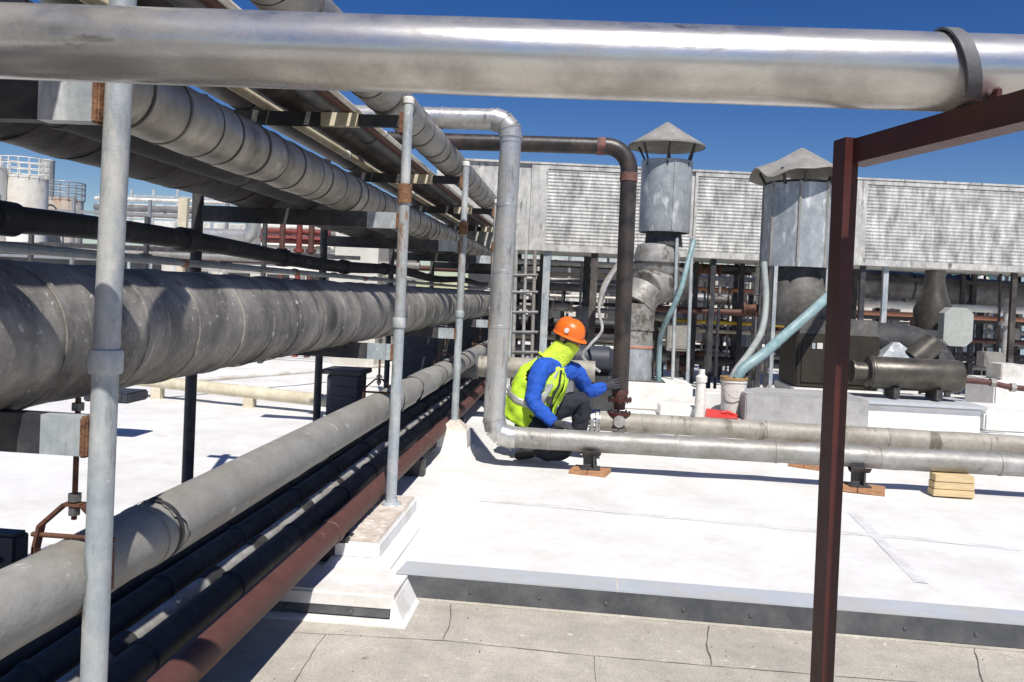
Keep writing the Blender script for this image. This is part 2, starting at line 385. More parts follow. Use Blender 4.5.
# gravel stop (edge metal): top strip, face, screws
t = empty('roof_edge_flashing',(XE+3,edge_y(XE),ZL),'long charcoal metal edge with a pale top strip along the front of the white roof','roof edge')
y0,y1 = edge_y(XE),edge_y(9)
dv = Vector((9-XE,y1-y0,0)).normalized(); nv = Vector((-dv.y,dv.x,0))
A=Vector((XE-.004,y0,0)); B=Vector((9,y1,0))
mb=MB()
mb.hexa([A+Vector((0,0,-.004)),B+Vector((0,0,-.004)),B+nv*.20+Vector((0,0,-.002)),A+nv*.20+Vector((0,0,-.002))],
        [A+Vector((0,0,.022)),B+Vector((0,0,.022)),B+nv*.20+Vector((0,0,.007)),A+nv*.20+Vector((0,0,.007))])
part(mb,'top_strip','stripe',t)
mb=MB(); q=nv*.012
mb.hexa([A-q*.3+Vector((0,0,-.078)),B-q*.3+Vector((0,0,-.078)),B+q+Vector((0,0,-.078)),A+q+Vector((0,0,-.078))],
        [A-q*.3+Vector((0,0,.014)),B-q*.3+Vector((0,0,.014)),B+q+Vector((0,0,.014)),A+q+Vector((0,0,.014))])
fm=part(mb,'face_metal','edge',t)
L=(B-A).length; s=.33
while s<L and s<5.5:
    p=A+dv*s-nv*.0055+Vector((0,0,-.035)); mb=MB(); mb.lathe([(.0,-.004),(.007,-.003),(.0085,0),(.0085,.003)],p,10,'Y'); part(mb,'screw','screw',fm); s+=.30+random.uniform(-.03,.05)
# thin joints of strip
for s in (.95,3.1,6.2):
    p=A+dv*s; mb=MB(); mb.hexa([p+Vector((0,-.002,-.02)),p+dv*.006+Vector((0,-.002,-.02)),p+dv*.006+nv*.205+Vector((0,0,-.0)),p+nv*.205],
      [p+Vector((0,-.002,.0235)),p+dv*.006+Vector((0,-.002,.0235)),p+dv*.006+nv*.205+Vector((0,0,.0085)),p+nv*.205+Vector((0,0,.0085))]); part(mb,'joint','curbtop',t)
# base flashing foot below, lit white lap
mb=MB(); mb.hexa([A+Vector((0,-.02,ZL)),B+Vector((0,-.012,ZL)),B+nv*.05+Vector((0,0,ZL)),A+nv*.05+Vector((0,0,ZL))],
                 [A+Vector((0,-.02,ZL+.006)),B+Vector((0,-.012,ZL+.006)),B+nv*.05+Vector((0,0,ZL+.02)),A+nv*.05+Vector((0,0,ZL+.02))]); part(mb,'foot_lap','capsheet',t)

# jutting piece left of the corner
t = empty('roof_edge_flashing',(XE-.2,YJ,ZL),'short jutting piece of charcoal roof edge below the sandy topped white curb','roof edge')
XL0=-2.6; XC=G(396,597,Z=0).x
mb=MB(); mb.hexa([(XL0,YJ,-.004),(XC,YJ,-.004),(XC,YJ+.34,-.002),(XL0,YJ+.34,-.002)],[(XL0,YJ,.024),(XC,YJ,.024),(XC,YJ+.34,.009),(XL0,YJ+.34,.009)]); part(mb,'top_strip','flash',t)
mb=MB(); mb.box((XL0,YJ-.010,-.036),(XC-.012,YJ+.012,.014),.003); part(mb,'white_face','flash',t)
mb=MB(); mb.box((XL0,YJ-.006,-.072),(XC-.015,YJ+.012,-.038)); fm=part(mb,'face_metal','edge',t)
for x in (-1.12,-.86): 
    mb=MB(); mb.lathe([(0,-.004),(.007,-.003),(.0085,0),(.0085,.003)],(x,YJ-.0085,-.055),10,'Y'); part(mb,'screw','screw',fm)
# white flap around the corner on the lower roof
mb=MB()
mb.hexa([(XL0,YJ-.055,ZL),(XC+.06,YJ-.055,ZL),(XC+.06,y0-.022,ZL),(XL0,y0+.05,ZL)],[(XL0,YJ-.055,ZL+.006),(XC+.06,YJ-.055,ZL+.006),(XC+.02,y0-.022,ZL+.03),(XL0,y0-.022,ZL+.03)])
mb.hexa([(XC-.012,YJ-.01,ZL),(XC+.05,YJ-.02,ZL),(XC+.05,y0-.008,ZL),(XC-.012,y0-.008,ZL)],[(XC-.012,YJ+.0,-.004),(XC+.004,YJ-.0,-.004),(XC+.004,y0-.008,-.004),(XC-.012,y0-.006,-.004)])
part(mb,'corner_flap','flash',t)

# seams / cracks of the lower roof
def ribbon(pts, w, z, m, name, wob=.006):
    mb=MB(); P=[]
    for a,b in zip(pts,pts[1:]): P+=subdiv_line(a,b,.05)[:-1]
    P.append(Vector(pts[-1])); P=[p+Vector((random.uniform(-wob,wob),random.uniform(-wob,wob),0)) for p in P]
    vs=[]
    for i,p in enumerate(P):
        d=(P[min(i+1,len(P)-1)]-P[max(i-1,0)]).normalized(); nn=Vector((-d.y,d.x,0)); ww=w*random.uniform(.35,1.2)
        vs.append((mb.bm.verts.new((p.x+nn.x*ww,p.y+nn.y*ww,z)), mb.bm.verts.new((p.x-nn.x*ww,p.y-nn.y*ww,z))))
    for a,b in zip(vs,vs[1:]): mb.bm.faces.new((a[0],a[1],b[1],b[0]))
    return struct(mb.build(name,m))
def gl(px,py,z=ZL): return G(px,py,Z=z)
ribbon([gl(285,632),gl(445,641),gl(590,656),gl(780,672),gl(1010,690)],.0022,ZL+.002,'crack','roof_seam',.003)
ribbon([gl(452,602),gl(450,622),gl(443,641)],.0022,ZL+.0022,'crack','roof_seam',.004)
ribbon([gl(709,622),gl(706,645),gl(712,665)],.0026,ZL+.0022,'crack','roof_seam',.004)
ribbon([gl(975,647),gl(978,668),gl(986,690)],.0026,ZL+.0022,'crack','roof_seam',.004)
ribbon([gl(325,635),gl(305,665),gl(290,690)],.0015,ZL+.0022,'crack','roof_seam',.003)
ribbon([gl(594,657),gl(597,700)],.0015,ZL+.0022,'crack','roof_seam',.003)
# membrane laps of the white roof
def hug(x,y): return .004*(math.sin(x*5.1+y*2.3)*math.sin(y*4.7-x)+.6*math.sin(x*11+2*y)*math.sin(7.3*y))
def lap(a,b,w):
    mb=MB(); P=subdiv_line(a,b,.05); d=(P[-1]-P[0]).normalized(); n_=Vector((-d.y,d.x,0)); rows=[]
    for p in P:
        row=[]
        for k in range(5):
            q=p+n_*w*(k/4-.5)*2+n_*random.uniform(-.0015,.0015); row.append(mb.bm.verts.new((q.x,q.y,hug(q.x,q.y)+(.0032 if 0<k<4 else .0018))))
        rows.append(row)
    for r0,r1 in zip(rows,rows[1:]):
        for k in range(4): mb.bm.faces.new((r0[k],r0[k+1],r1[k+1],r1[k])).smooth=True
    return struct(mb.build('membrane_lap','lap'))
lap(gl(852,512,0),gl(922,584,0),.03); lap(gl(480,500,0),gl(1020,549,0),.03)
random.seed(11)
mb=MB()
for _ in range(70):
    x_=random.uniform(-1.1,2.6); y_=random.triangular(2.6,E0.y-.03,E0.y-.05); s_=random.uniform(.0012,.0036)
    mb.lathe([(s_,0),(s_*.8,s_*.8),(0,s_)],(x_,y_,ZL),5)
struct(mb.build('roof_grit','crack'),'stuff')

# ------------------------------------------------------------------ rack frames
X1=G(112,290,Y=1.67).x+.004; XP=-.94; XQ=-2.06; FY=[1.65,4.3,6.5,8.9,11.4,14.0]
def frame(y, label, zb, top, first=False, full=True):
    XP = X1 if first else -.94
    rp_=.0262 if first else .0285; tl=.002 if first else .004
    t = empty('pipe_rack_frame',(XP,y,zb),label,'pipe frame','frames carrying the pipes on the left')
    # near post, galvanised with couplings
    mb=MB(); mb.tube([(XP-tl,y,zb),(XP,y,1.06)],rp_,28); part(mb,'post','galv',t)
    mb=MB(); mb.lathe([(rp_,-.025),(rp_+.006,-.025),(rp_+.008,-.018),(rp_+.008,.016),(rp_+.006,.024),(rp_,.027)],(XP,y,1.072),28,cap=False); part(mb,'coupling','galv',t)
    if first:
        mb=MB(); mb.tube([(XP,y,1.09),(XP+.014,y,top)],.0262,28); part(mb,'upper_post','galv_dull',t)
    else:
        mb=MB(); mb.tube([(XP,y,1.09),(XP,y,1.72)],.0285,20); part(mb,'middle_post','galv_rust',t)
        mb=MB(); mb.lathe([(.0285,-.05),(.037,-.05),(.038,.05),(.0285,.05)],(XP,y,1.75),20,cap=False); part(mb,'rusty_coupling','rust',t)
        mb=MB(); mb.tube([(XP,y,1.76),(XP,y,top)],.0255,20); part(mb,'upper_post','galv',t)
    mb=MB(); mb.tube([(XQ,y,0.0),(XQ,y,top)],.03,16); part(mb,'rear_post','darkbar',t)  # rear post's shade under the rack is put into its dark colour
    # C shaped struts
    def strut(z0,z1,xa,xb,yy,m,name='crossbar'):
        mb=MB(); hh=z1-z0
        mb.box((xa,yy-.021,z0),(xb,yy-.018,z1)); mb.box((xa,yy-.018,z0),(xb,yy+.021,z0+.003)); mb.box((xa,yy-.018,z1-.003),(xb,yy+.021,z1))
        mb.box((xa,yy+.018,z0+.003),(xb,yy+.021,z0+.014)); mb.box((xa,yy+.018,z1-.014),(xb,yy+.021,z1-.003))
        return part(mb,name,m,t)
    strut(.875,.957,XQ+.03,-1.10,y,'darkbar'); strut(.875,.957,-1.10,XP-.034,y,'galv','crossbar_end')  # shade painted in: dark inner bar, bright galvanised where the end is lit
    strut(1.565,1.648,XQ+.03,-1.13,y,'darkbar'); strut(1.565,1.648,-1.13,XP-.034,y,'stack','crossbar_end')  # upper bar likewise: shaded length coloured dark, lit end bright
    for z in (.915,1.605):
        mb=MB(); mb.box((XP-.040,y-.024,z-.043),(XP-.022,y+.02,z+.043),.004); part(mb,'rust_weld','rust',t)
    if not first:
        strut(2.09,2.16,XQ-.12,-1.40,y,'darkbar'); strut(2.09,2.16,-1.40,-1.2,y,'cream','crossbar_end'); strut(2.095,2.155,-1.2,XP-.026,y,'darkbar')
        mb=MB(); mb.box((XP-.04,y-.03,2.06),(XP-.02,y+.03,2.17),.004); part(mb,'rust_weld','rust',t)
        mb=MB(); mb.lathe([(.027,-.02),(.03,-.02),(.03,.008),(.02,.016),(0,.018)],(XP,y,top),16,cap=False); part(mb,'post_cap','flash',t)
    return t
flabels=['nearest pipe frame with a wide galvanised post in the left foreground','second pipe frame whose slim rusty post stands on the sandy topped curb',
 'third pipe frame whose post stands on the small white pyramid pad','fourth pipe frame seen just past the silver riser','fifth pipe frame back under the far end of the rack','last pipe frame at the far end of the rack']
frame(FY[0],flabels[0],ZL,2.25,True)
frame(FY[1],flabels[1],.10,2.24)
frame(FY[2],flabels[2],.20,2.26)
for k in (3,4,5): frame(FY[k],flabels[k],0,2.24)

# curb under second post
t=empty('roof_curb',(XP,4.25,0),'low white curb with crumbly sandy top under the second pipe post','curb')
ya,yb=G(330,541,Z=.1).y,G(400,497,Z=.1).y; xa,xb=XP-.115,XP+.095
mb=MB(); e=.05
mb.hexa([(xa-.02,ya-e*1.8,.012),(xb+e*1.3,ya-e*1.8,.012),(xb+e*1.3,yb+e,.0),(xa-.02,yb+e,0)],[(xa-.006,ya-.012,.035),(xb+.014,ya-.012,.035),(xb+.014,yb+.01,.035),(xa-.006,yb+.01,.035)])
mb.box((xa,ya,.03),(xb,yb,.102),.008); part(mb,'curb_body','flash',t)
mb=MB(); mb.box((xa+.012,ya+.012,.10),(xb-.012,yb-.012,.112),.004)
for _ in range(46):
    px=random.uniform(xa+.02,xb-.04); py=random.uniform(ya+.02,yb-.05); s_=random.uniform(.008,.028)
    if abs(px-XP)<.045 and abs(py-4.3)<.06: continue
    mb.lathe([(s_,0),(s_*.8,.004),(0,.007)],(px,py,.111),7)
part(mb,'mortar_top','curbtop',t)
mb=MB(); mb.lathe([(.055,0),(.05,.01),(.034,.016),(.0295,.04)],(XP,4.3,.111),20,cap=False); part(mb,'post_foot','galv',t)
# pyramid pad under third post
t=empty('roof_curb',(XP,6.5,0),'small white pyramid pad with sandy cap under the third pipe post','curb')
mb=MB(); w=.16; w2=.125
mb.hexa([(XP-w,6.5-w,0),(XP+w,6.5-w,0),(XP+w,6.5+w,0),(XP-w,6.5+w,0)],[(XP-w2,6.5-w2,.03),(XP+w2,6.5-w2,.03),(XP+w2,6.5+w2,.03),(XP-w2,6.5+w2,.03)])
mb.hexa([(XP-.122,6.5-.122,.028),(XP+.122,6.5-.122,.028),(XP+.122,6.5+.122,.028),(XP-.122,6.5+.122,.028)],[(XP-.108,6.5-.108,.17),(XP+.108,6.5-.108,.17),(XP+.108,6.5+.108,.17),(XP-.108,6.5+.108,.17)])
part(mb,'pad_body','flash',t)
mb=MB(); mb.hexa([(XP-.1,6.4,.168),(XP+.1,6.4,.168),(XP+.1,6.6,.168),(XP-.1,6.6,.168)],[(XP-.035,6.465,.235),(XP+.035,6.465,.235),(XP+.035,6.535,.235),(XP-.035,6.535,.235)]); part(mb,'mortar_cap','curbtop',t)

# ------------------------------------------------------------------ the pipes of the rack (all run away from the camera)
YN,YF=-.6,17
def longpipe(name,label,cat,x,z,r,m,bands=(),bandm=None,bw=.02,bh=.004,ya=YN,yb=YF,n=28,wob=0,group=None,seam=None,sag=0,step=.3,dent=0):
    t=empty(name,(x,ya,z),label,cat,group)
    P=[p+Vector((sag*math.sin(p.y*.9+x*3),0,sag*1.3*math.sin(p.y*1.3+x*5))) for p in subdiv_line((x,ya,z),(x,yb,z),step)]
    mb=MB(); mb.tube(P,r,n,wob=wob,dent=dent); part(mb,'pipe_run',m,t)
    for y in bands:
        mb=MB(); w=bw/2*random.uniform(.7,1.7)
        dz=sag*1.3*math.sin(y*1.3+x*5); dx=sag*math.sin(y*.9+x*3)
        mb.lathe([(r-.001,-w),(r+bh,-w*.9),(r+bh,w*.9),(r-.001,w)],(x+dx,y,z+dz),n,'Y',cap=False); part(mb,'band',bandm or m,t)
    if seam:
        a=seam; mb=MB(); mb.tube([(x+math.cos(a)*r,ya,z+math.sin(a)*r),(x+math.cos(a)*r,yb,z+math.sin(a)*r)],.004,6); part(mb,'long_seam',m,t)
    return t
def rng(a,b,s,j=.0):
    o=[]; y=a
    while y<b: o.append(y+random.uniform(-j,j)); y+=s
    return o
longpipe('insulated_pipe','large dark speckled metal jacketed pipe at chest height in the left rack','pipe',-1.28,1.105,.168,'jacket',rng(1.2,15,.30,.075),None,.014,.0036,n=64,step=.07,dent=.005)
longpipe('insulated_pipe','pale grey jacketed pipe hung from clevis hangers low in the rack','pipe',-1.064,.60,.078,'pvcgray',rng(1.95,16,1.45,.1),None,.02,.003,n=40,sag=.003,step=.06,dent=.004)
# torn wrap on grey pipe at the second and third frame
for k,(ya_,yb_,lb) in enumerate(((4.55,4.95,'torn'),(6.9,7.5,'lap'))):
    pass
longpipe('insulated_pipe','tan metal jacketed pipe with dark straps on the upper struts','pipe',-1.265,1.748,.100,'jacket2',rng(1.3,15,.21,.05),'jacketdark',.009,.003,n=40,seam=R(118),step=.06,dent=.005)
longpipe('insulated_pipe','wide dark duct lying behind the tan strapped pipe','duct',-1.74,1.845,.208,'jacketdark',rng(1.4,15,.42,.1),None,.014,.003,n=48,step=.08,dent=.010)
longpipe('insulated_pipe','smooth dark grey pipe on the top struts nearest the far posts','pipe',-1.84,2.252,.088,'dgray',rng(2.2,15,2.1,.1),'black',.03,.004)
longpipe('insulated_pipe','brownish stained pipe in the middle of the top struts','pipe',-1.56,2.263,.100,'jacketdark',rng(2,15,.9,.1),None,.016,.003,wob=.01)
longpipe('steel_pipe','thin rust brown pipe on the top struts beside the grey lagged one','pipe',-1.275,2.194,.032,'red',rng(3,15,3,.3),'rust',.04,.006,n=16)
longpipe('steel_pipe','thin cream pipe on the top struts next to the smooth dark one','pipe',-1.705,2.190,.026,'cream',rng(3,15,2.6,.3),'galv',.04,.005,n=16)
longpipe('steel_pipe','very thin pale conduit on the top struts between brown pipes','conduit',-1.215,2.176,.015,'pipewhite',rng(3,15,2.2,.3),'galv',.03,.004,n=12)
longpipe('insulated_pipe','grey lagged banded pipe resting right above the posts','pipe',-1.070,2.268,.105,'hpipe',rng(2.0,15,.33,.08),'jacketdark',.010,.004,n=36,step=.08,dent=.006)
longpipe('steel_pipe','dark pipe on the top struts between the brownish and the rust brown one','pipe',-1.385,2.218,.055,'dgray',rng(2,15,1.7,.3),'black',.03,.004,n=20)
longpipe('steel_pipe','dark pipe half hidden behind the tan strapped pipe on the upper struts','pipe',-1.450,1.722,.072,'black',rng(2,15,1.1,.3),'black',.03,.004,n=20)
# black sagging hose and conduits under upper struts, outside left
longpipe('sagging_hose','thick black lagged hose running above the large speckled pipe','hose',-1.93,1.425,.047,'black',rng(1.5,9,1.3,.2),'black',.08,.012,sag=.015,n=24)
longpipe('conduit','thin silver conduit with couplings below the black hose','conduit',-1.92,1.335,.014,'galv',rng(1.5,12,1.0,.2),'silver',.07,.007,n=12)
longpipe('conduit','cream topped thin pipe beside the silver conduit over the large pipe','conduit',-1.86,1.322,.012,'pipewhite',rng(2.1,12,1.7,.2),'orangep',.05,.006,n=12)
# low row on sleepers
ZS=.12
def low(label,x,r,m,bands,bm_,n=24,bw=.05,sag=.004,bh=.005): longpipe('steel_pipe' if m in('red','silver') else 'insulated_pipe',label,'pipe',x,ZS+r,r,m,bands,bm_,bw,bh,n=n,sag=sag)
low('rust red pipe at the right edge of the low pipe row',-1.042,.051,'red',rng(1.2,15,2.35,.1),'red')
low('black lagged pipe between the rust red and silver pipes',-1.185,.050,'black',rng(1.0,15,.62,.08),'black',bw=.02)
low('silver white pipe with painted dark shade bands in the low pipe row',-1.295,.034,'silver',rng(1.25,12,.55,.12),'black',20,.09)  # black bands paint in the shade between the pipe's lit patches
low('black lagged pipe just left of the silver banded one',-1.405,.046,'black',rng(1.3,15,.7,.08),'black',bw=.02)
low('outermost black lagged pipe of the low row under the grey jacketed pipe',-1.52,.05,'black',rng(1.1,15,.8,.08),'black',bw=.02)
low('thin dark grey pipe at the far left of the low row',-1.66,.03,'dgray',rng(1.4,15,1.2,.1),'black',16,.03)
for k,y in enumerate([1.9,3.7,5.5,7.4,9.6,12.0]):
    nm=['nearest','second','third','fourth','fifth','last'][k]
    z0=ZL if y<YJ else .005
    mb=MB(); mb.box((-1.78,y-.045,z0),(-.985,y+.045,ZS-.003),.004); tag(mb.build('pipe_sleeper','darkbar'),f'{nm} low dark sleeper under the row of low pipes','sleeper','sleepers under the low pipes')

# torn lagging wrap sleeves on the grey pipe, as things moving with it would be its parts -> children
gp=[o for o in C.objects if o.get('label','').startswith('pale grey jacketed pipe')][0]
def sleeve(y0,y1,r,m='pvcgray'):
    mb=MB(); n=40; rings=[]
    for i in range(9):
        f=i/8; y=y0+(y1-y0)*f; ring=[]
        for j in range(n):
            a=2*PI*j/n; yy=y
            if i in(0,8): yy+=.03*math.sin(a*3+y0)+random.uniform(-.012,.012)
            rr=r*(1+.012*math.sin(5*a+f*6)) ; ring.append(mb.bm.verts.new((-1.064+rr*math.cos(a),yy,.60+rr*math.sin(a))))
        rings.append(ring)
    for a,b in zip(rings,rings[1:]):
        for j in range(n):
            f=mb.bm.faces.new((a[j],a[(j+1)%n],b[(j+1)%n],b[j])); f.smooth=True
    sm=part(mb,'torn_wrap',m,gp)
sleeve(4.75,5.15,.086); sleeve(5.3,6.0,.088); sleeve(6.25,7.4,.086); sleeve(7.6,8.4,.084,'hpipe')
sleeve(2.05,4.5,.0805)
mb=MB(); mb.lathe([(.081,-.01),(.0815,-.008),(.0815,.008),(.081,.01)],(-1.064,2.04,.6),40,'Y',cap=False); part(mb,'band','black',gp)

# clevis hangers
def hanger(y,label):
    x=-1.064; z=.60; t=empty('pipe_hanger',(x,y,z),label,'pipe hanger','clevis hangers of the grey pipe')
    mb=MB(); mb.tube([(x,y,.722),(x,y,.985)],.006,10); part(mb,'rod','darkrust',t)
    for zn_,rn_ in ((.762,.015),(.732,.013),(.958,.014)):
        mb=MB(); mb.lathe([(rn_,0),(rn_,.016)],(x,y,zn_),6); part(mb,'nut','screw',t)
    # upper yoke: bent strap
    mb=MB(); w=.012; pts=[(-.085,.575),(-.084,.655),(-.074,.705),(-.020,.755),(.020,.755),(.074,.705),(.084,.655),(.085,.575)]
    for a,b in zip(pts,pts[1:]):
        d=(Vector((b[0]-a[0],b[1]-a[1]))).normalized(); nn=Vector((-d.y,d.x))*.0035
        q=[(x+a[0]-nn.x,a[1]-nn.y),(x+b[0]-nn.x,b[1]-nn.y),(x+b[0]+nn.x,b[1]+nn.y),(x+a[0]+nn.x,a[1]+nn.y)]
        mb.hexa([(p[0],y-w,p[1]) for p in q],[(p[0],y+w,p[1]) for p in q])
    part(mb,'yoke','darkrust',t)
    mb=MB(); n=22; rr=.084; w=.012
    pts=[(rr*math.cos(PI+PI*j/n),rr*math.sin(PI+PI*j/n)) for j in range(n+1)]
    pts=[(-rr,.06)]+pts+[(rr,.06)]
    for a,b in zip(pts,pts[1:]):
        d=(Vector((b[0]-a[0],b[1]-a[1]))).normalized(); nn=Vector((-d.y,d.x))*.002
        q=[(x+a[0]-nn.x,z+a[1]-nn.y),(x+b[0]-nn.x,z+b[1]-nn.y),(x+b[0]+nn.x,z+b[1]+nn.y),(x+a[0]+nn.x,z+a[1]+nn.y)]
        mb.hexa([(p[0],y-w,p[1]) for p in q],[(p[0],y+w,p[1]) for p in q])
    part(mb,'saddle','darkrust',t)
    mb=MB(); mb.tube([(x-.094,y,.684),(x+.094,y,.684)],.0055,10); part(mb,'cross_bolt','darkrust',t)
for y,l in ((1.70,'nearest red clevis hanger under the lowest strut at left edge'),(4.42,'clevis hanger beside the second pipe post'),(6.62,'clevis hanger beside the third pipe post'),(9.0,'clevis hanger deep in the rack by the fourth frame')): hanger(y,l)

# ------------------------------------------------------------------ front pipe and maroon frame
t=empty('steel_pipe',(0,1.33,1.6),'wide brushed steel pipe crossing the top of the view','pipe')
a=G(0,41,Y=1.29); b=G(1024,75,Y=1.37); dd=(b-a)/((b-a).length)
mb=MB(); mb.tube(subdiv_line(a-dd*1.2,b+dd*1.2,.03),.0605,72,dent=.0006); part(mb,'pipe_run','steel',t)
fa,fb=a,b; pr=.0605
sx=G(952,70,Y=1.365); sc=a+dd*((sx-a).dot(dd))
# strap over the pipe down to the beam
mb=MB(); n=30; w=.0105; ang0,ang1=R(-62),R(235)
rx=Vector((0,1,0)); rz=Vector((0,0,1))
ring=[]
for j in range(n+1):
    an=R(-48)+(R(228)-R(-48))*j/n
    o_=rx*math.cos(an)+rz*math.sin(an)
    o2=o_*1.0; sk_=dd*(-.020*o_.z); p=sc+sk_+o2*(pr+.001+.006*max(0,-o_.y)); p2=p+o2*.004
    ring.append([mb.bm.verts.new(v) for v in (p-dd*w,p+dd*w,p2+dd*w,p2-dd*w)])
for r0,r1 in zip(ring,ring[1:]):
    for k in range(4): mb.bm.faces.new((r0[k],r0[(k+1)%4],r1[(k+1)%4],r1[k])).smooth=False
mb.bm.faces.new(ring[0][::-1]); mb.bm.faces.new(ring[-1])
part(mb,'strap','dgray',t)
# maroon frame: post (angle iron look) and beam
YR=1.60
pt=G(850,137,Y=YR); pbm=G(824,682,Y=YR)
xl,xr=G(835,137,Y=YR).x,G(861,137,Y=YR).x
xl2,xr2=G(811,682,Y=YR).x,G(834,682,Y=YR).x
zt=pt.z; slope=(xl-xl2)/(zt-pbm.z)
zb0=ZL; xbl=xl2+slope*(zb0-pbm.z); xbr=xr2+slope*(zb0-pbm.z)
t=empty('maroon_frame',(xbl,YR,ZL),'maroon steel post and beam holding the front steel pipe','steel frame')
mb=MB(); th=.006
# channel section: front flange right, web on left turned to the camera
wl=xr-xl
def chan(z,xl_,xr_,y0): return [(xl_+wl*.42,y0,z),(xr_,y0+.008,z),(xr_-.009,y0+.052,z),(xl_+wl*.42-.0095,y0+.043,z)]
lo=chan(zb0,xbl,xbr,YR); hi=chan(zt,xl,xr,YR)
vl=[mb.bm.verts.new(p) for p in lo]; vh=[mb.bm.verts.new(p) for p in hi]
for i in range(4): mb.bm.faces.new((vl[i],vl[(i+1)%4],vh[(i+1)%4],vh[i]))
mb.bm.faces.new(vl[::-1]); mb.bm.faces.new(vh)
part(mb,'post','maroon',t)
mb=MB(); mb.tube([Vector((xr-.006,YR-.001,zt-.002)),Vector((xr-.006,YR-.001,zt-.05))],.0035,6,wob=.35); part(mb,'weld_bead','maroon',t)
mb=MB(); mb.box((xbl-.04,YR-.04,ZL),(xbr+.04,YR+.08,ZL+.008)); part(mb,'base_plate','maroon',t)
# beam towards the camera and right
zt2=zt-.002
f1=G(1024,89,Z=zt2); f1b=G(1024,124,X=f1.x)
s0=Vector((xl+.010,YR+.02,zt2)); dirb=(Vector((f1.x,f1.y,zt2))-Vector((xr-.01,YR,zt2))).normalized()
hb=.046
s0=Vector((xr-.012,YR+.004,zt2))-dirb*.03; s1=s0+dirb*1.6; sd=Vector((-dirb.y,dirb.x,0)); sd=sd if sd.x>0 else -sd
mb=MB()
def bx(p0,p1,off0,off1,z0,z1):
    mb.hexa([p0+sd*off0+Vector((0,0,z0)),p1+sd*off0+Vector((0,0,z0)),p1+sd*off1+Vector((0,0,z0)),p0+sd*off1+Vector((0,0,z0))],
            [p0+sd*off0+Vector((0,0,z1)),p1+sd*off0+Vector((0,0,z1)),p1+sd*off1+Vector((0,0,z1)),p0+sd*off1+Vector((0,0,z1))])
bx(s0,s1,0,.005,-hb,0); bx(s0,s1,.005,.045,-.005,0); bx(s0,s1,.005,.045,-hb,-hb+.005)
part(mb,'beam','maroon',t)
mb=MB(); mb.lathe([(.012,0),(.012,.012),(.006,.013),(.006,.022),(0,.022)],(sc.x+.05,sc.y-.045,zt2+.002),6); part(mb,'bolt','maroon',t)

# ------------------------------------------------------------------ silver riser and roof pipe
YA=5.94
def at(px,py,Y): return G(px,py,Y=Y)
r=.076
c0=at(512,120,YA); c1=at(493,436,YA); c2=at(1024,463,YA+.0)
zt_=c0.z; 
pa=Vector((c0.x-1.9,YA,zt_)); pb=Vector((c0.x,YA,zt_)); pc=Vector((c1.x,YA,c1.z)); pd=Vector((c2.x+6,YA+.05,c2.z-.01))
t=empty('lagged_riser_pipe',(pc.x,YA,0),'bright aluminium lagged pipe rising by the rack then running low across the roof','pipe')
mb=MB(); mb.tube(subdiv_line(pa,pb-Vector((.13,0,0)),.2),r,32); part(mb,'top_run','alu',t)
def miter(P,r,m,name,parent,n=32,gores=True):
    mb=MB(); mb.tube(P,r,n); o=part(mb,name,m,parent)
    return o
up=(pb-pc).normalized()
def gores(P,r_,m,name):
    el=empty_part(name,P,r_,m)
def empty_part(name,P,r_,m):
    mb=MB(); mb.tube([P[0]-(P[1]-P[0])*.15,P[0],P[1]],r_,32); o=part(mb,name,m,t)
    for k in range(1,len(P)-1):
        d_=(P[k+1]-P[k]).normalized(); mb=MB(); mb.tube([P[k]-d_*.012,P[k+1]+d_*.012],r_+.0025*(k%2),32); part(mb,'gore',m,o)
        mb=MB(); mb.tube([P[k]-d_*.004,P[k]+d_*.004],r_+.006,32); part(mb,'gore_seam',m,o)
    return o
e1=arc_path([pb-Vector((.15,0,0)),pb,pb-up*.15],.12,3); gores(e1,r+.004,'alu','top_elbow')
mb=MB(); mb.tube(subdiv_line(pb-up*.13,pc+up*.13,.05),r,36,dent=.003); part(mb,'riser','alu',t)
rgt=(pd-pc).normalized()
e2=arc_path([pc+up*.15,pc,pc+rgt*.15],.12,3); gores(e2,r+.004,'alu','bottom_elbow')
mb=MB(); mb.tube(subdiv_line(pc+rgt*.14,pd,.07),r,36,dent=.004); part(mb,'low_run','hpipe',t)
for s in (.15,.62,1.1,1.5):
    q=pb.lerp(pc,s/2.3); mb=MB(); mb.lathe([(r,-.012),(r+.003,-.01),(r+.003,.01),(r,.012)],q,32,cap=False); part(mb,'band','alu',t)
for s in rng(.5,5,.75,.1):
    q=pc+rgt*s; mb=MB(); mb.lathe([(r,-.012),(r+.003,-.01),(r+.003,.01),(r,.012)],q,32,'X',cap=False); part(mb,'band','hpipe',t)
for s in (.5,1.0,1.5):
    q=pb-Vector((s,0,0)); mb=MB(); mb.lathe([(r,-.012),(r+.003,-.01),(r+.003,.01),(r,.012)],q,32,'X',cap=False); part(mb,'band','alu',t)
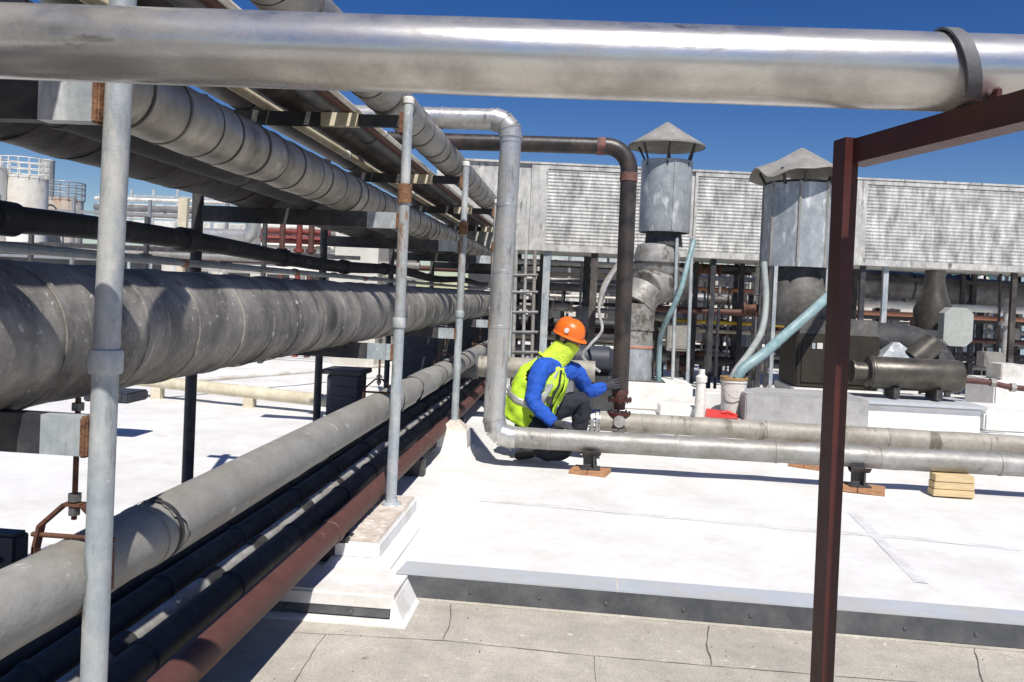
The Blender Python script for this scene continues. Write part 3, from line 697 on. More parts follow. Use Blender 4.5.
# second roof pipe behind it
YB=6.72
g0=at(600,421,YB); g1=at(1024,446,YB)
t=empty('lagged_roof_pipe',(g0.x,YB,0),'cream stained lagged pipe lying behind the low aluminium one','pipe')
gd=(g1-g0).normalized()
mb=MB(); mb.tube(subdiv_line(g0,g1+gd*6,.07),.078,36,dent=.004); part(mb,'pipe_run','hpipe2',t)
for s in rng(.4,5,.9,.1):
    q=g0+gd*s; mb=MB(); mb.lathe([(.078,-.012),(.081,-.01),(.081,.01),(.078,.012)],q,32,'X',cap=False); part(mb,'band','hpipe2',t)
q=g0
mb=MB(); mb.lathe([(0,-.035),(.10,-.035),(.10,-.015),(.082,-.015),(.082,0)],q,28,'X',cap=False); mb.lathe([(.0,-.075),(.10,-.075),(.10,-.05),(0,-.05)],q,28,'X'); part(mb,'end_flange','alu',t)
for k in range(8):
    a=2*PI*k/8; mb=MB(); mb.tube([q+Vector((-.09,.088*math.cos(a),.088*math.sin(a))),q+Vector((-.003,.088*math.cos(a),.088*math.sin(a)))],.008,6); part(mb,'bolt','screw',t)

# pipe supports and wood blocks
def support(px,py,Y,label,wlab,yaw_=0.3,leg=True,w=.15,d=.2):
    p=at(px,py,Y)
    x=p.x
    o=MB(); m=Matrix.Translation((x,Y,0))@Matrix.Rotation(yaw_,4,'Z')
    o.box((-w,-d/2,.002),(w*.0-.004,d/2,.034),.003,m); o.box((-w*.0,-d/2*.9,.002),(w,d/2*1.1,.034),.003,m)
    tag(o.build('wood_block','wood'),wlab,'wood block','wood blocks under the roof pipes')
    if leg:
        t=empty('pipe_support',(x,Y,.035),label,'pipe support','supports of the low aluminium pipe')
        mb=MB(); mb.box((x-.07,Y-.06,.036),(x+.07,Y+.06,.046)); part(mb,'foot_plate','darkbar',t)
        mb=MB(); mb.hexa([(x-.05,Y-.006,.045),(x+.05,Y-.006,.045),(x+.05,Y+.006,.045),(x-.05,Y+.006,.045)],[(x-.055,Y-.006,.20),(x+.03,Y-.006,.20),(x+.03,Y+.006,.20),(x-.055,Y+.006,.20)])
        mb.box((x+.02,Y-.05,.045),(x+.032,Y+.05,.14)); part(mb,'web','darkbar',t)
        mb=MB(); n=10; r0=.079
        pts=[(r0*math.cos(R(210)+R(120)*j/n),r0*math.sin(R(210)+R(120)*j/n)) for j in range(n+1)]
        for a,b in zip(pts,pts[1:]):
            mb.hexa([(x-.06,Y+a[0],c1.z-.01+a[1]),(x+.06,Y+a[0],c1.z-.01+a[1]),(x+.06,Y+b[0],c1.z-.01+b[1]),(x-.06,Y+b[0],c1.z-.01+b[1])],
                    [(x-.06,Y+a[0]*1.06,c1.z-.01+a[1]*1.06),(x+.06,Y+a[0]*1.06,c1.z-.01+a[1]*1.06),(x+.06,Y+b[0]*1.06,c1.z-.01+b[1]*1.06),(x-.06,Y+b[0]*1.06,c1.z-.01+b[1]*1.06)])
        part(mb,'cradle','darkbar',t)
support(590,471,YA-.03,'black pipe support beside the kneeling worker','wood block under the pipe right below the worker',-.25,w=.13)
support(858,490,YA-.05,'black pipe support just right of the maroon post','wood block under the pipe right of the maroon post',-.35,w=.17)
support(806,468,YB-.1,'','small wood block left of the maroon post under the rear pipe',-.5,False,w=.12,d=.14)
mb=MB(); p=at(951,490,5.88)
for k in range(3):
    for j in range(1):
        mb.box((p.x-.135+k*.004,5.88-.05,.009+k*.05),(p.x+.135-k*.003,5.88+.05,.009+k*.05+.047),.003)
tag(mb.build('lumber_stack','lumber'),'short stack of yellow lumber offcuts on the white roof at right','lumber')

# black pipe with elbow and valve
YC=6.72
b0=at(440,134,YC); b1=at(630,147,YC); b2=at(620,392,YC)
r=.066
t=empty('black_pipe',(b2.x,YC,0),'black iron pipe turning down with an elbow to the valve the worker grips','pipe')
zz=b1.z; pa=Vector((b1.x-2.4,YC,zz)); pb=Vector((b1.x,YC,zz)); pc=Vector((b2.x,YC,b2.z)); up=(pb-pc).normalized()
mb=MB(); mb.tube([pa,pb-Vector((.21,0,0))],r,28); part(mb,'top_run','blackpipe',t)
mb=MB(); mb.tube(arc_path([pb-Vector((.21,0,0)),pb,pb-up*.22],.19,10),r+.003,28); part(mb,'elbow','blackpipe',t)
for q,ax in ((pb-Vector((.23,0,0)),'X'),(pb-up*.24,'Z')):
    mb=MB(); mb.lathe([(r,-.035),(r+.005,-.034),(r+.005,.034),(r,.035)],q,28,ax,cap=False); part(mb,'weld_band','redband',t)
mb=MB(); mb.tube([pb-up*.21,pc],r,28); part(mb,'drop','blackpipe',t)
# valve: reducer, flanges, body, down to the tee
v=MB(); zc=pc.z
v.lathe([(r,.02),(r+.004,0),(.052,-.07),(.045,-.14)],pc,24,cap=False); part(v,'reducer','red',t)
for k,(dz,rr) in enumerate(((-.05,.098),(-.165,.098),(-.265,.09))):
    v=MB(); v.lathe([(0,dz),(rr,dz),(rr,dz+.022),(0,dz+.022)],pc+Vector((0,0,-.02)),24); fl=part(v,'flange','maroon' if k<2 else 'grimy',t)
    for j in range(8):
        a=2*PI*j/8; q=pc+Vector((math.cos(a)*(rr-.014),math.sin(a)*(rr-.014),dz-.02)); v=MB(); v.tube([q-Vector((0,0,.014)),q+Vector((0,0,.036))],.008,6); part(v,'bolt','screw',fl)
v=MB(); v.lathe([(.045,-.17),(.07,-.2),(.078,-.23),(.07,-.26),(.05,-.29),(.055,-.42)],pc,24); part(v,'valve_body','hpipe',t)
v=MB(); q=pc+Vector((0,-.085,-.225)); v.lathe([(.0,-.03),(.045,-.03),(.05,0),(.045,.03),(0,.03)],q,18,'Y'); part(v,'gauge_face','silver',t)

# ------------------------------------------------------------------ long duct wall on legs
YW=11.6
wl0=G(468,158,Y=YW); wr0=G(1024,190,Y=12.4)
zt=(wl0.z+wr0.z)/2
wb0=G(530,247,Y=YW+.1); wb1=G(1024,276,Y=12.4); zb=(wb0.z+wb1.z)/2
W0=Vector((G(466,158,Y=YW).x,YW,0)); W1=Vector((wr0.x,12.4,0)); wd=(W1-W0).normalized(); wn=Vector((-wd.y,wd.x,0))
WL=(W1-W0).length
t=empty('panelled_duct',(W0.x,W0.y,0),'long raised grimy white sheet metal duct spanning behind the vent stacks','duct')
def wbox(mb,s0,s1,n0,n1,z0,z1):
    q=[W0+wd*s0+wn*n0,W0+wd*s1+wn*n0,W0+wd*s1+wn*n1,W0+wd*s0+wn*n1]
    mb.hexa([v+Vector((0,0,z0)) for v in q],[v+Vector((0,0,z1)) for v in q])
Lw=WL+5
mb=MB(); wbox(mb,-.4,Lw,.03,1.3,zb,zt)
part(mb,'duct_body','wallm',t)
mb=MB(); wbox(mb,-.43,Lw+.03,-.01,1.34,zt+.002,zt+.03); part(mb,'top_flashing','wallm',t)
def s_at(px,z):  # distance along the wall at a pixel
    r_=RC@Vector(((px-CX)/F,-(250-CY)/F,-1)); 
    # intersect in plan
    a=Vector((r_.x,r_.y)); 
    M2=Matrix(((a.x,-wd.x),(a.y,-wd.y))); sol=M2.inverted()@Vector((W0.x,W0.y)); return sol[1]
sec=[(s_at(528,0),s_at(690,0)),(s_at(692,0),s_at(852,0)),(s_at(854,0),s_at(1060,0)),(s_at(1062,0),Lw)]
for k,(a,b) in enumerate(sec):
    fr=.17 if k==0 else (.03 if k==1 else .11)
    # frame of each section
    mb=MB()
    wbox(mb,a+.005,a+fr*1.4,-.0,.032,zb+.004,zt-.004); wbox(mb,a+fr*1.4,b-.02,-.0,.032,zt-.06,zt-.004); wbox(mb,a+fr*1.4,b-.02,-.0,.032,zb+.004,zb+.09)
    part(mb,'panel_frame','wallm',t)
    mb=MB(); z0=zb+.09; z1=zt-.06; nr=22
    for i in range(nr):
        za=z0+(z1-z0)*i/nr; zc_=z0+(z1-z0)*(i+1)/nr
        q0=W0+wd*(a+fr*1.4)+wn*.016; q1=W0+wd*(b-.02)+wn*.016; q2=W0+wd*(a+fr*1.4)+wn*.009; q3=W0+wd*(b-.02)+wn*.009
        mid=za+(zc_-za)*.45
        for (pa_,pb_,zA,pc_,pd_,zB) in ((q0,q1,za,q2,q3,mid),(q2,q3,mid,q0,q1,zc_)):
            vs=[mb.bm.verts.new(v) for v in (pa_+Vector((0,0,zA)),pb_+Vector((0,0,zA)),pd_+Vector((0,0,zB)),pc_+Vector((0,0,zB)))]
            mb.bm.faces.new(vs)
    part(mb,'ribbed_panel','louv',t)
# legs
for k,px in enumerate((548,596,716,766,867,890,1020)):
    s=s_at(px,0); q=W0+wd*s+wn*.1
    mb=MB(); rr=.05 if k in(0,1) else .035
    mb.box((q.x-rr,q.y-rr,0),(q.x+rr,q.y+rr,zb-.002)); part(mb,'leg','galv' if k in (0,5) else ('darkbar' if k in (2,3,4) else 'jacketdark'),t)
    q=q+wn*1.0; mb=MB(); mb.box((q.x-rr,q.y-rr,0),(q.x+rr,q.y+rr,zb-.002)); part(mb,'leg','darkbar',t)

# ------------------------------------------------------------------ vent stacks
def conecap(mb,c,r,h,n=28,dent=0):
    prof=[(r*1.01,-.045),(r*1.0,-.005),(r*.97,0.01),(r*.5,h*.52),(0.02,h)]
    mb.lathe(prof,c,n,cap=False)
    return mb
YS=10.2
def stack1():
    zb_=at(665,233,YS).z; zt_=at(665,162,YS).z; x0=at(640,200,YS).x; x1=at(691,200,YS).x; xc=(x0+x1)/2; rr=(x1-x0)/2
    t=empty('vent_stack',(xc,YS,zb_-.6),'round blotchy vent stack with a cone cap beside the black pipe','vent stack')
    mb=MB(); mb.lathe([(rr*.98,zb_),(rr,zb_+.02),(rr,zt_-.03),(rr*1.02,zt_-.025),(rr*1.02,zt_),(rr*.96,zt_),(rr*.96,zt_-.35)],(xc,YS,0),36,cap=False); part(mb,'barrel','stack',t)
    mb=MB(); mb.box((xc+.06,YS-rr-.006,zb_+.02),(xc+.075,YS-rr+.03,zt_-.04)); part(mb,'seam','stack',t)
    cx0=at(628,150,YS).x; cx1=at(705,150,YS).x; cr=(cx1-cx0)/2; cxx=(cx0+cx1)/2; cz=at(665,146,YS).z; hh=at(660,122,YS).z-cz
    mb=MB(); mb.lathe([(cr,-.02),(cr*1.005,0),(cr*.5,hh*.5),(.02,hh*.99),(0,hh),(.0,hh*.9),(cr*.5,hh*.4),(cr*.97,-.02)],(cxx,YS,cz),4 if False else 30,cap=False); part(mb,'cone_cap','cap',t)
    for a in (20,75,140,215,265,320):
        a=R(a); p=Vector((xc+rr*.98*math.cos(a),YS+rr*.98*math.sin(a),zt_-.08)); q=Vector((cxx+cr*.86*math.cos(a+.1),YS+cr*.86*math.sin(a+.1),cz+.035))
        mb=MB(); mb.tube([p,p+Vector((0,0,.08)),q],.013,6); part(mb,'cap_bracket','darkbar',t)
    # duct below: collar, fan housing, big elbow down to a curb
    mb=MB(); mb.lathe([(rr*.75,zb_-.16),(rr*.7,zb_-.01)],(xc,YS,0),24); part(mb,'collar','darkbar',t)
    a=at(660,262,YS)
    mb=MB(); mb.lathe([(rr*.70,-.2),(rr*.86,-.14),(rr*.9,.05),(rr*.78,.18),(rr*.6,.2)],(a.x-.04,YS,a.z+.02),28); part(mb,'fan_housing','elbow',t)
    mb=MB(); mb.lathe([(rr*.93,-.012),(rr*.93,.012)],(a.x-.04,YS,a.z-.02),28); part(mb,'housing_band','darkbar',t)
    # legs from stack
    for px in (677,692):
        p=at(px,238,YS-.2); q=at(px-5,398,YS-.2); mb=MB(); mb.tube([p,Vector((q.x,q.y,0.02))],.022,10); part(mb,'leg','galv',t)
    return t
stack1()
# big lobster-back elbow duct in front of it
t=empty('elbow_duct',(at(635,372,YS).x,YS-.35,0),'segmented galvanised elbow duct curving down to the roof behind the black pipe','duct')
Ye=YS-.3
P=[at(668,268,Ye+.5),at(655,276,Ye+.2),at(640,290,Ye),at(634,308,Ye),at(632,330,Ye),at(631,378,Ye)]
er=.225
P=[at(676,285,Ye+.6),at(660,284,Ye+.3),at(645,290,Ye+.05),at(636,305,Ye-.02),at(634,328,Ye-.02),at(633,346,Ye-.02),at(632,380,Ye-.02)]
for k in range(len(P)-1):
    mb=MB(); d_=(P[k+1]-P[k]).normalized(); mb.tube([P[k]-d_*.02,P[k+1]+d_*.02],[er+.003*(k%2),er+.003*(k%2)],30); part(mb,'elbow_gore','grimy' if k<1 else ('elbow' if k<5 else 'stack'),t)
    mb=MB(); mb.tube([P[k+1]-d_*.012,P[k+1]+d_*.012],er+.012,30); part(mb,'seam_ring','elbow' if k<4 else 'orangep',t)
q=P[-1]
mb=MB(); mb.hexa([(q.x-.34,Ye-.36,.32),(q.x+.36,Ye-.36,.32),(q.x+.36,Ye+.34,.32),(q.x-.34,Ye+.34,.32)],[(q.x-.235,Ye-.25,q.z),(q.x+.235,Ye-.25,q.z),(q.x+.235,Ye+.23,q.z),(q.x-.235,Ye+.23,q.z)]); part(mb,'base_flare','grimy',t)
mb=MB(); mb.box((q.x-.40,Ye-.42,0),(q.x+.66,Ye+.45,.315),.02); tag(mb.build('roof_curb','flash'),'white square roof curb under the segmented elbow duct','curb')

YT=9.8
x0,x1=at(764,230,YT).x,at(834,230,YT).x; zb_=at(800,268,YT).z; zt_=at(800,186,YT).z; xc=(x0+x1)/2; rr=(x1-x0)/2
t=empty('vent_stack',(xc,YT,zb_-.6),'wider vent stack with a ragged grey cone cap just left of the maroon post','vent stack')
mb=MB(); n=8; 
ring=lambda z,k=1:[Vector((xc+rr*k*1.04*math.cos(R(22.5+8)+2*PI*j/n),YT+rr*k*1.04*math.sin(R(22.5+8)+2*PI*j/n),z)) for j in range(n)]
r0=[mb.bm.verts.new(v) for v in ring(zb_)]; r1=[mb.bm.verts.new(v) for v in ring(zt_)]
for j in range(n): mb.bm.faces.new((r0[j],r0[(j+1)%n],r1[(j+1)%n],r1[j]))
part(mb,'barrel','stack',t)
for j in range(n):
    v=ring(0)[j]; mb=MB(); mb.tube([Vector((v.x,v.y,zb_)),Vector((v.x,v.y,zt_+.01))],.014,6); part(mb,'seam','cap',t)
mb=MB(); mb.lathe([(rr*1.0,zt_+.0),(rr*1.0,zt_+.03),(rr*.9,zt_+.03),(rr*.9,zt_-.02)],(xc,YT,0),8,cap=False); part(mb,'rim','darkbar',t)
cx0=at(750,178,YT).x; cx1=at(852,178,YT).x; cr=(cx1-cx0)/2; cxx=(cx0+cx1)/2; cz=at(800,177,YT).z; hh=at(797,148,YT).z-cz
mb=MB(); n=40; rings=[]
for fr_,hz in ((1,-.0),(.98,.012),(.5,.52),(.03,1)):
    ring_=[]
    for j in range(n):
        a=2*PI*j/n; wv=1+.05*math.sin(3*a+.7)*(fr_>.9); dz=(.05*math.sin(4*a+1.2)-.03*math.sin(7*a))*(fr_>.9)
        ring_.append(mb.bm.verts.new((cxx+cr*fr_*wv*math.cos(a),YT+cr*fr_*wv*math.sin(a),cz+hh*hz+dz)))
    rings.append(ring_)
for a,b in zip(rings,rings[1:]):
    for j in range(n): mb.bm.faces.new((a[j],a[(j+1)%n],b[(j+1)%n],b[j])).smooth=True
mb.bm.faces.new(rings[-1])
o=part(mb,'cone_cap','cap',t); md=o.modifiers.new('thickness','SOLIDIFY'); md.thickness=.012
for a in (30,100,165,230,262,310):
    a=R(a); p=Vector((xc+rr*.95*math.cos(a),YT+rr*.95*math.sin(a),zt_-.02)); q=Vector((cxx+cr*.8*math.cos(a),YT+cr*.8*math.sin(a),cz+.05))
    mb=MB(); mb.tube([p,q],.016,6); part(mb,'cap_bracket','darkbar',t)
# below: fan housing + cabinet
a=at(803,300,YT)
mb=MB(); mb.lathe([(rr*.78,zb_-.12),(rr*.78,zb_-.003)],(xc,YT,0),24); part(mb,'collar','darkbar',t)
mb=MB(); mb.lathe([(rr*.86,-.30),(rr*1.0,-.2),(rr*1.02,.0),(rr*.8,.24),(rr*.7,.29)],(xc+.02,YT,a.z),28); part(mb,'fan_housing','grimy',t)
for px in (771,776,828):
    p=at(px,266,YT-.25); mb=MB(); mb.box((p.x-.02,p.y-.02,.02),(p.x+.02,p.y+.02,zb_)); part(mb,'leg','darkbar' if px<774 else 'galv',t)
# cabinet
c_a=at(790,332,YT-.1); c_b=at(868,388,YT-.1)
t=empty('equipment_cabinet',((c_a.x+c_b.x)/2,YT,c_b.z),'dark rust streaked cabinet under the wider vent stack','cabinet')
mb=MB(); mb.box((c_a.x,YT-.42,c_b.z),(c_b.x,YT+.35,c_a.z),.015); part(mb,'housing','cabinet',t)
mb=MB(); mb.box((c_a.x+.06,YT-.435,c_b.z+.06),(c_b.x-.06,YT-.422,c_a.z-.12)); part(mb,'front_panel','cabinet',t)
mb=MB(); mb.box((c_a.x+.03,YT-.40,c_a.z+.002),(c_b.x-.03,YT+.3,a.z-.2)); part(mb,'upper_housing','grimy',t)
for px,w_ in ((812,.035),(817,.06)):
    q=at(px,346,YT-.44); mb=MB(); mb.box((q.x,YT-.445,q.z-.03),(q.x+w_,YT-.436,q.z+.035)); part(mb,'nameplate','plastic' if w_>.05 else 'galv',t)
mb=MB(); mb.box((c_a.x-.03,YT-.5,c_b.z-.1),(c_b.x+.03,YT+.4,c_b.z-.003),.008); part(mb,'plinth','flash',t)
mb=MB(); mb.box((c_a.x-.1,YT-.46,.0),(c_b.x+.1,YT+.4,c_b.z-.105),.01); tag(mb.build('roof_curb','darkbar'),'dark low curb under the rust streaked cabinet','curb')

# grey curb box in front
Yg=8.0
p0=at(746,394,Yg); p1=at(868,430,Yg)
mb=MB(); mb.box((p0.x,Yg,0),(p1.x,Yg+.75,p0.z),.012); tag(mb.build('roof_curb','gbox'),'plain grey box curb behind the roof pipes, left of the maroon post','curb')
# white parapet curbs to the right
Yk=8.6
p0=at(868,402,Yk); p1=at(980,434,Yk)
t=empty('roof_curb',((p0.x+p1.x)/2,Yk,0),'white box curb under the bronze muffler tank','curb')
mb=MB(); mb.box((p0.x,Yk,0),(p1.x,Yk+.9,p0.z-.02),.01); part(mb,'curb_body','flash',t)
mb=MB(); mb.box((p0.x-.08,Yk-.05,p0.z-.018),(p1.x+.04,Yk+.92,p0.z+.02),.008); part(mb,'curb_cover','stripe',t)
mb=MB(); q0=at(985,412,9.3); mb.box((q0.x,9.3,0),(q0.x+3.2,10.3,q0.z),.02); tag(mb.build('roof_curb','flash'),'low white curb at the right edge behind the lumber','curb')
mb=MB(); q0=at(1000,385,10.8); q1=at(1000,367,10.8); mb.box((at(995,380,10.8).x,10.8,0),(q0.x+3,11.6,at(1000,385,10.8).z+.05),.02); tag(mb.build('roof_curb','flash'),'white curb far right behind the muffler','curb')
mb=MB(); mb.box((at(998,360,11).x,10.9,at(998,388,10.9).z),(at(1016,360,11).x+.1,11.3,at(998,364,10.9).z),.01); tag(mb.build('junction_box','pipewhite'),'white box on the curb at far right','electrical box')
# muffler tank
Ym=8.9
m0=at(868,372,Ym); m1=at(960,376,Ym); rm=.168
t=empty('muffler_tank',((m0.x+m1.x)/2,Ym,m0.z-rm),'horizontal bronze stained cylindrical muffler lying on the white curb','muffler')
L_=m1.x-m0.x
mb=MB(); mb.lathe([(0,-.03),(rm*.6,-.028),(rm*.95,-.005),(rm,.02),(rm,L_-.03),(rm*.93,L_),(rm*.6,L_+.02),(0,L_+.025)],m0,36,'X'); part(mb,'shell','brass',t)
mb=MB(); mb.lathe([(rm+.004,.0),(rm+.008,.01),(rm+.004,.03)],m0+Vector((.01,0,0)),36,'X',cap=False); part(mb,'end_ring','brass',t)
mb=MB(); mb.lathe([(.10,-.16),(.10,-.02)],m0,20,'X'); mb.lathe([(.12,-.17),(.12,-.15)],m0,20,'X'); part(mb,'nozzle','brass',t)
mb=MB(); mb.tube([m1+Vector((.02,0,-.04)),m1+Vector((.30,0,-.05)),m1+Vector((.5,0,-.09)),m1+Vector((.75,0,-.1))],.03,12); part(mb,'outlet_pipe','red',t)
for q_ in (Vector((.3,0,-.05)),Vector((.5,0,-.09))):
    mb=MB(); mb.lathe([(.045,0),(.045,.05)],m1+q_,8,'X'); part(mb,'union','cap',t)
for dx in (.25,L_-.25):
    mb=MB(); mb.box((m0.x+dx-.03,Ym-.14,at(900,402,Yk).z+.022),(m0.x+dx+.03,Ym+.14,m0.z-rm+.03)); part(mb,'saddle','darkbar',t)
# dark curved duct behind it
Yd=9.7
t=empty('curved_duct',(at(880,390,Yd).x,Yd,0),'fat dark curved duct behind the bronze muffler','duct')
P=smooth_path([at(800,352,Yd+.3),at(845,345,Yd+.1),at(885,342,Yd),at(915,346,Yd),at(935,365,Yd-.15),at(940,392,Yd-.2)],5)
mb=MB(); mb.tube(P,[.22]*12+[.21]*(len(P)-12),28); part(mb,'duct_run','black',t)
for k in range(3,len(P)-3,3):
    d_=(P[k+1]-P[k]).normalized(); mb=MB(); mb.tube([P[k]-d_*.006,P[k]+d_*.006],.223 if k<12 else .213,28); part(mb,'seam_ring','black',t)
q=at(928,352,Yd-.35); mb=MB(); mb.tube([q+Vector((.05,0,.1)),q+Vector((-.17,-.03,-.1))],.13,20,cap=False); part(mb,'cut_stub','brass',t)
# funnel pipe
Yf=10.4
t=empty('funnel_pipe',(at(935,318,Yf).x,Yf,at(935,330,Yf).z),'heat stained pipe flaring to a funnel beside the pale octagonal plate','exhaust pipe')
q=at(937,272,Yf); zb2=at(935,330,Yf).z; k=Yf/F
mb=MB(); mb.lathe([(13*k*1.3,zb2),(13*k*1.35,zb2+.25),(12*k,zb2+.42),(9*k,zb2+.58),(9*k,q.z+.02)],(q.x-.02,Yf,0),26); part(mb,'flare','brass',t)
# octagonal plate
Yo=9.9; a=at(945,307,Yo); b=at(972,347,Yo); w_=b.x-a.x; h_=a.z-b.z; c_=.07
t=empty('octagonal_sign_back',((a.x+b.x)/2,Yo,b.z),'pale octagonal plate mounted beside the heat stained funnel pipe','plate')
pts=[(a.x+c_,b.z),(b.x-c_,b.z),(b.x,b.z+c_),(b.x,a.z-c_),(b.x-c_,a.z),(a.x+c_,a.z),(a.x,a.z-c_),(a.x,b.z+c_)]
mb=MB(); mb.poly([(p[0],Yo,p[1]) for p in pts],Vector((0,.16,0))); part(mb,'plate','octa',t)
mb=MB(); mb.box(((a.x+b.x)/2-.03,Yo+.17,0),((a.x+b.x)/2+.03,Yo+.22,a.z-.05)); part(mb,'mount_post','darkbar',t)
# small pyramid hood behind muffler + thin post
Yp=9.45
a=at(893,390,Yp); 
mb=MB(); w_=.28; zt2=at(890,342,Yp).z; z0=at(890,362,Yp).z
mb.hexa([(a.x-w_,Yp-w_,z0),(a.x+w_,Yp-w_,z0),(a.x+w_,Yp+w_,z0),(a.x-w_,Yp+w_,z0)],[(a.x-.03,Yp-.03,zt2),(a.x+.03,Yp-.03,zt2),(a.x+.03,Yp+.03,zt2),(a.x-.03,Yp+.03,zt2)])
mb.box((a.x-.05,Yp-.05,0),(a.x+.05,Yp+.05,z0)); 
tag(mb.build('pyramid_hood','stack'),'small grey pyramid hood peeking above the muffler','vent hood')

# ------------------------------------------------------------------ hoses, bucket, tray, pvc stub
Yh=8.35
t=tag(MB().tube(smooth_path([at(846,262,Yh+1.2),at(838,285,Yh+1),at(818,306,Yh+.6),at(785,335,Yh+.35),at(762,355,Yh+.1),at(744,368,Yh+.02),at(737,379,Yh)],8),.052,16).build('drain_hose','teal'),'thick pale teal hose sloping down into the white bucket','hose')
tag(MB().tube(smooth_path([at(764,262,Yh+1),at(766,300,Yh+.9),at(762,330,Yh+.6),at(750,352,Yh+.2),at(737,369,Yh+.05),at(731,380,Yh+.02)],8),.034,14).build('drain_hose','tgray'),'thinner grey green hose dropping from the stack leg into the bucket','hose')
bk0=at(721,376,Yh); bk1=at(747,376,Yh); bb=at(733,417,Yh); xc=(bk0.x+bk1.x)/2; rb=(bk1.x-bk0.x)/2; zb_=bb.z
t=empty('bucket',(xc,Yh,zb_-.0),'white plastic bucket with a rust stained rim catching the hoses','bucket')
h_=bk0.z-zb_
mb=MB(); mb.lathe([(0,zb_),(rb*.84,zb_),(rb*.98,zb_+h_*.86),(rb*1.04,zb_+h_*.87),(rb*1.04,zb_+h_*.9),(rb*1.0,zb_+h_*.93)],(xc,Yh,0),30,cap=False); pl_=part(mb,'pail','plastic',t)
mb=MB(); mb.lathe([(rb*1.0,zb_+h_*.92),(rb*1.07,zb_+h_*.93),(rb*1.07,zb_+h_),(rb*.97,zb_+h_),(rb*.93,zb_+h_*.8),(0,zb_+h_*.8)],(xc,Yh,0),30,cap=False); part(mb,'rim','bucketrust',t)
mb=MB(); mb.tube(smooth_path([(xc-rb*1.03,Yh,zb_+h_*.86),(xc-rb*.6,Yh-rb*.95,zb_+h_*.6),(xc,Yh-rb*1.15,zb_+h_*.5),(xc+rb*.7,Yh-rb*.9,zb_+h_*.62),(xc+rb*1.03,Yh,zb_+h_*.86)],6),.004,6); part(mb,'handle','rail',pl_)
# plank it stands on
mb=MB(); a=at(690,417,Yh); mb.box((xc-.16,Yh-.14,0),(xc+.2,Yh+.16,max(.01,zb_-.003)),.004); tag(mb.build('bucket_stand','darkbar'),'dark block under the white bucket','block')
a=at(705,413,8.0); b=at(735,413,8.0)
t=empty('plastic_tray',((a.x+b.x)/2,8.0,0),'small red plastic dustpan lying in front of the bucket','dustpan')
z0=at(705,415,8.0).z; z0=max(z0,.12)
mb=MB(); mb.hexa([(a.x,7.9,z0-.03),(b.x,7.92,z0-.03),(b.x,8.1,z0-.03),(a.x,8.1,z0-.03)],[(a.x,7.88,z0),(b.x+.02,7.9,z0),(b.x-.02,8.12,z0+.03),(a.x+.03,8.12,z0+.05)]); part(mb,'pan','redpl',t)
mb=MB(); mb.tube([(b.x-.12,8.0,z0+.03),(b.x-.07,8.0,z0+.045),(b.x+.02,8.0,z0+.01)],.014,8); part(mb,'handle','redpl',t)
mb=MB(); mb.box((a.x-.3,7.85,0),(a.x+.45,8.15,z0-.033),.004); tag(mb.build('roof_pad','flash'),'low white pad under the red dustpan and white pipe stub','roof pad')
q=at(699,412,8.0); k=8.0/F; 
t=empty('pipe_stub',(q.x,8.02,z0-.03),'upright white plastic pipe stub left of the bucket','pipe')
mb=MB(); mb.lathe([(.052,z0-.03),(.05,z0),(.045,z0+.3),(.045,at(700,382,8.0).z)],(q.x+.01,8.02,0),18); part(mb,'tube','plastic',t)
zz=at(700,382,8.0).z; mb=MB(); mb.lathe([(.053,zz),(.055,zz+.05),(.03,zz+.07),(.03,zz+.12),(0,zz+.12)],(q.x+.012,8.02,0),18); part(mb,'cap','plastic',t)
# thin loose cable & hose by the stack
tag(MB().tube(smooth_path([at(621,262,9.2),at(608,282,9.1),at(599,308,9.0),at(602,330,8.9),at(590,345,8.8),at(583,357,8.8),at(600,372,8.8)],8),.016,8).build('cable','silver'),'thin grey cable looping down behind the hard hat','cable')
tag(MB().tube(smooth_path([at(628,240,9.4),at(620,262,9.3),at(605,285,9.2),at(600,305,9.1)],8),.035,12).build('drain_hose','cap'),'pale curved hose left of the black pipe under the stack','hose')
tag(MB().tube(smooth_path([at(694,240,9.6),at(688,262,9.5),at(680,292,9.4),at(668,318,9.45),at(661,335,9.6),at(659,360,9.7),at(659,396,9.7)],8),.03,12).build('drain_hose','teal'),'teal hose by the legs of the first vent stack','hose')

# cream pipe behind the worker's back
Yq=8.2
a=at(476,366,Yq); b=at(600,372,Yq)
t=empty('insulated_pipe',(a.x,Yq,0),'cream white lagged pipe with a grey end cap behind the worker','pipe')
mb=MB(); mb.tube([a,b+Vector((-.05,0,0))],.105,28); part(mb,'pipe_run','hpipe2',t)
mb=MB(); mb.lathe([(.125,-.2),(.125,.02),(.115,.03)],a,28,'X'); part(mb,'end_cap','dgray',t)
for dx in (.35,1.1):
    mb=MB(); mb.box((a.x+dx,Yq-.05,0),(a.x+dx+.08,Yq+.05,a.z-.11)); part(mb,'foot','darkbar',t)

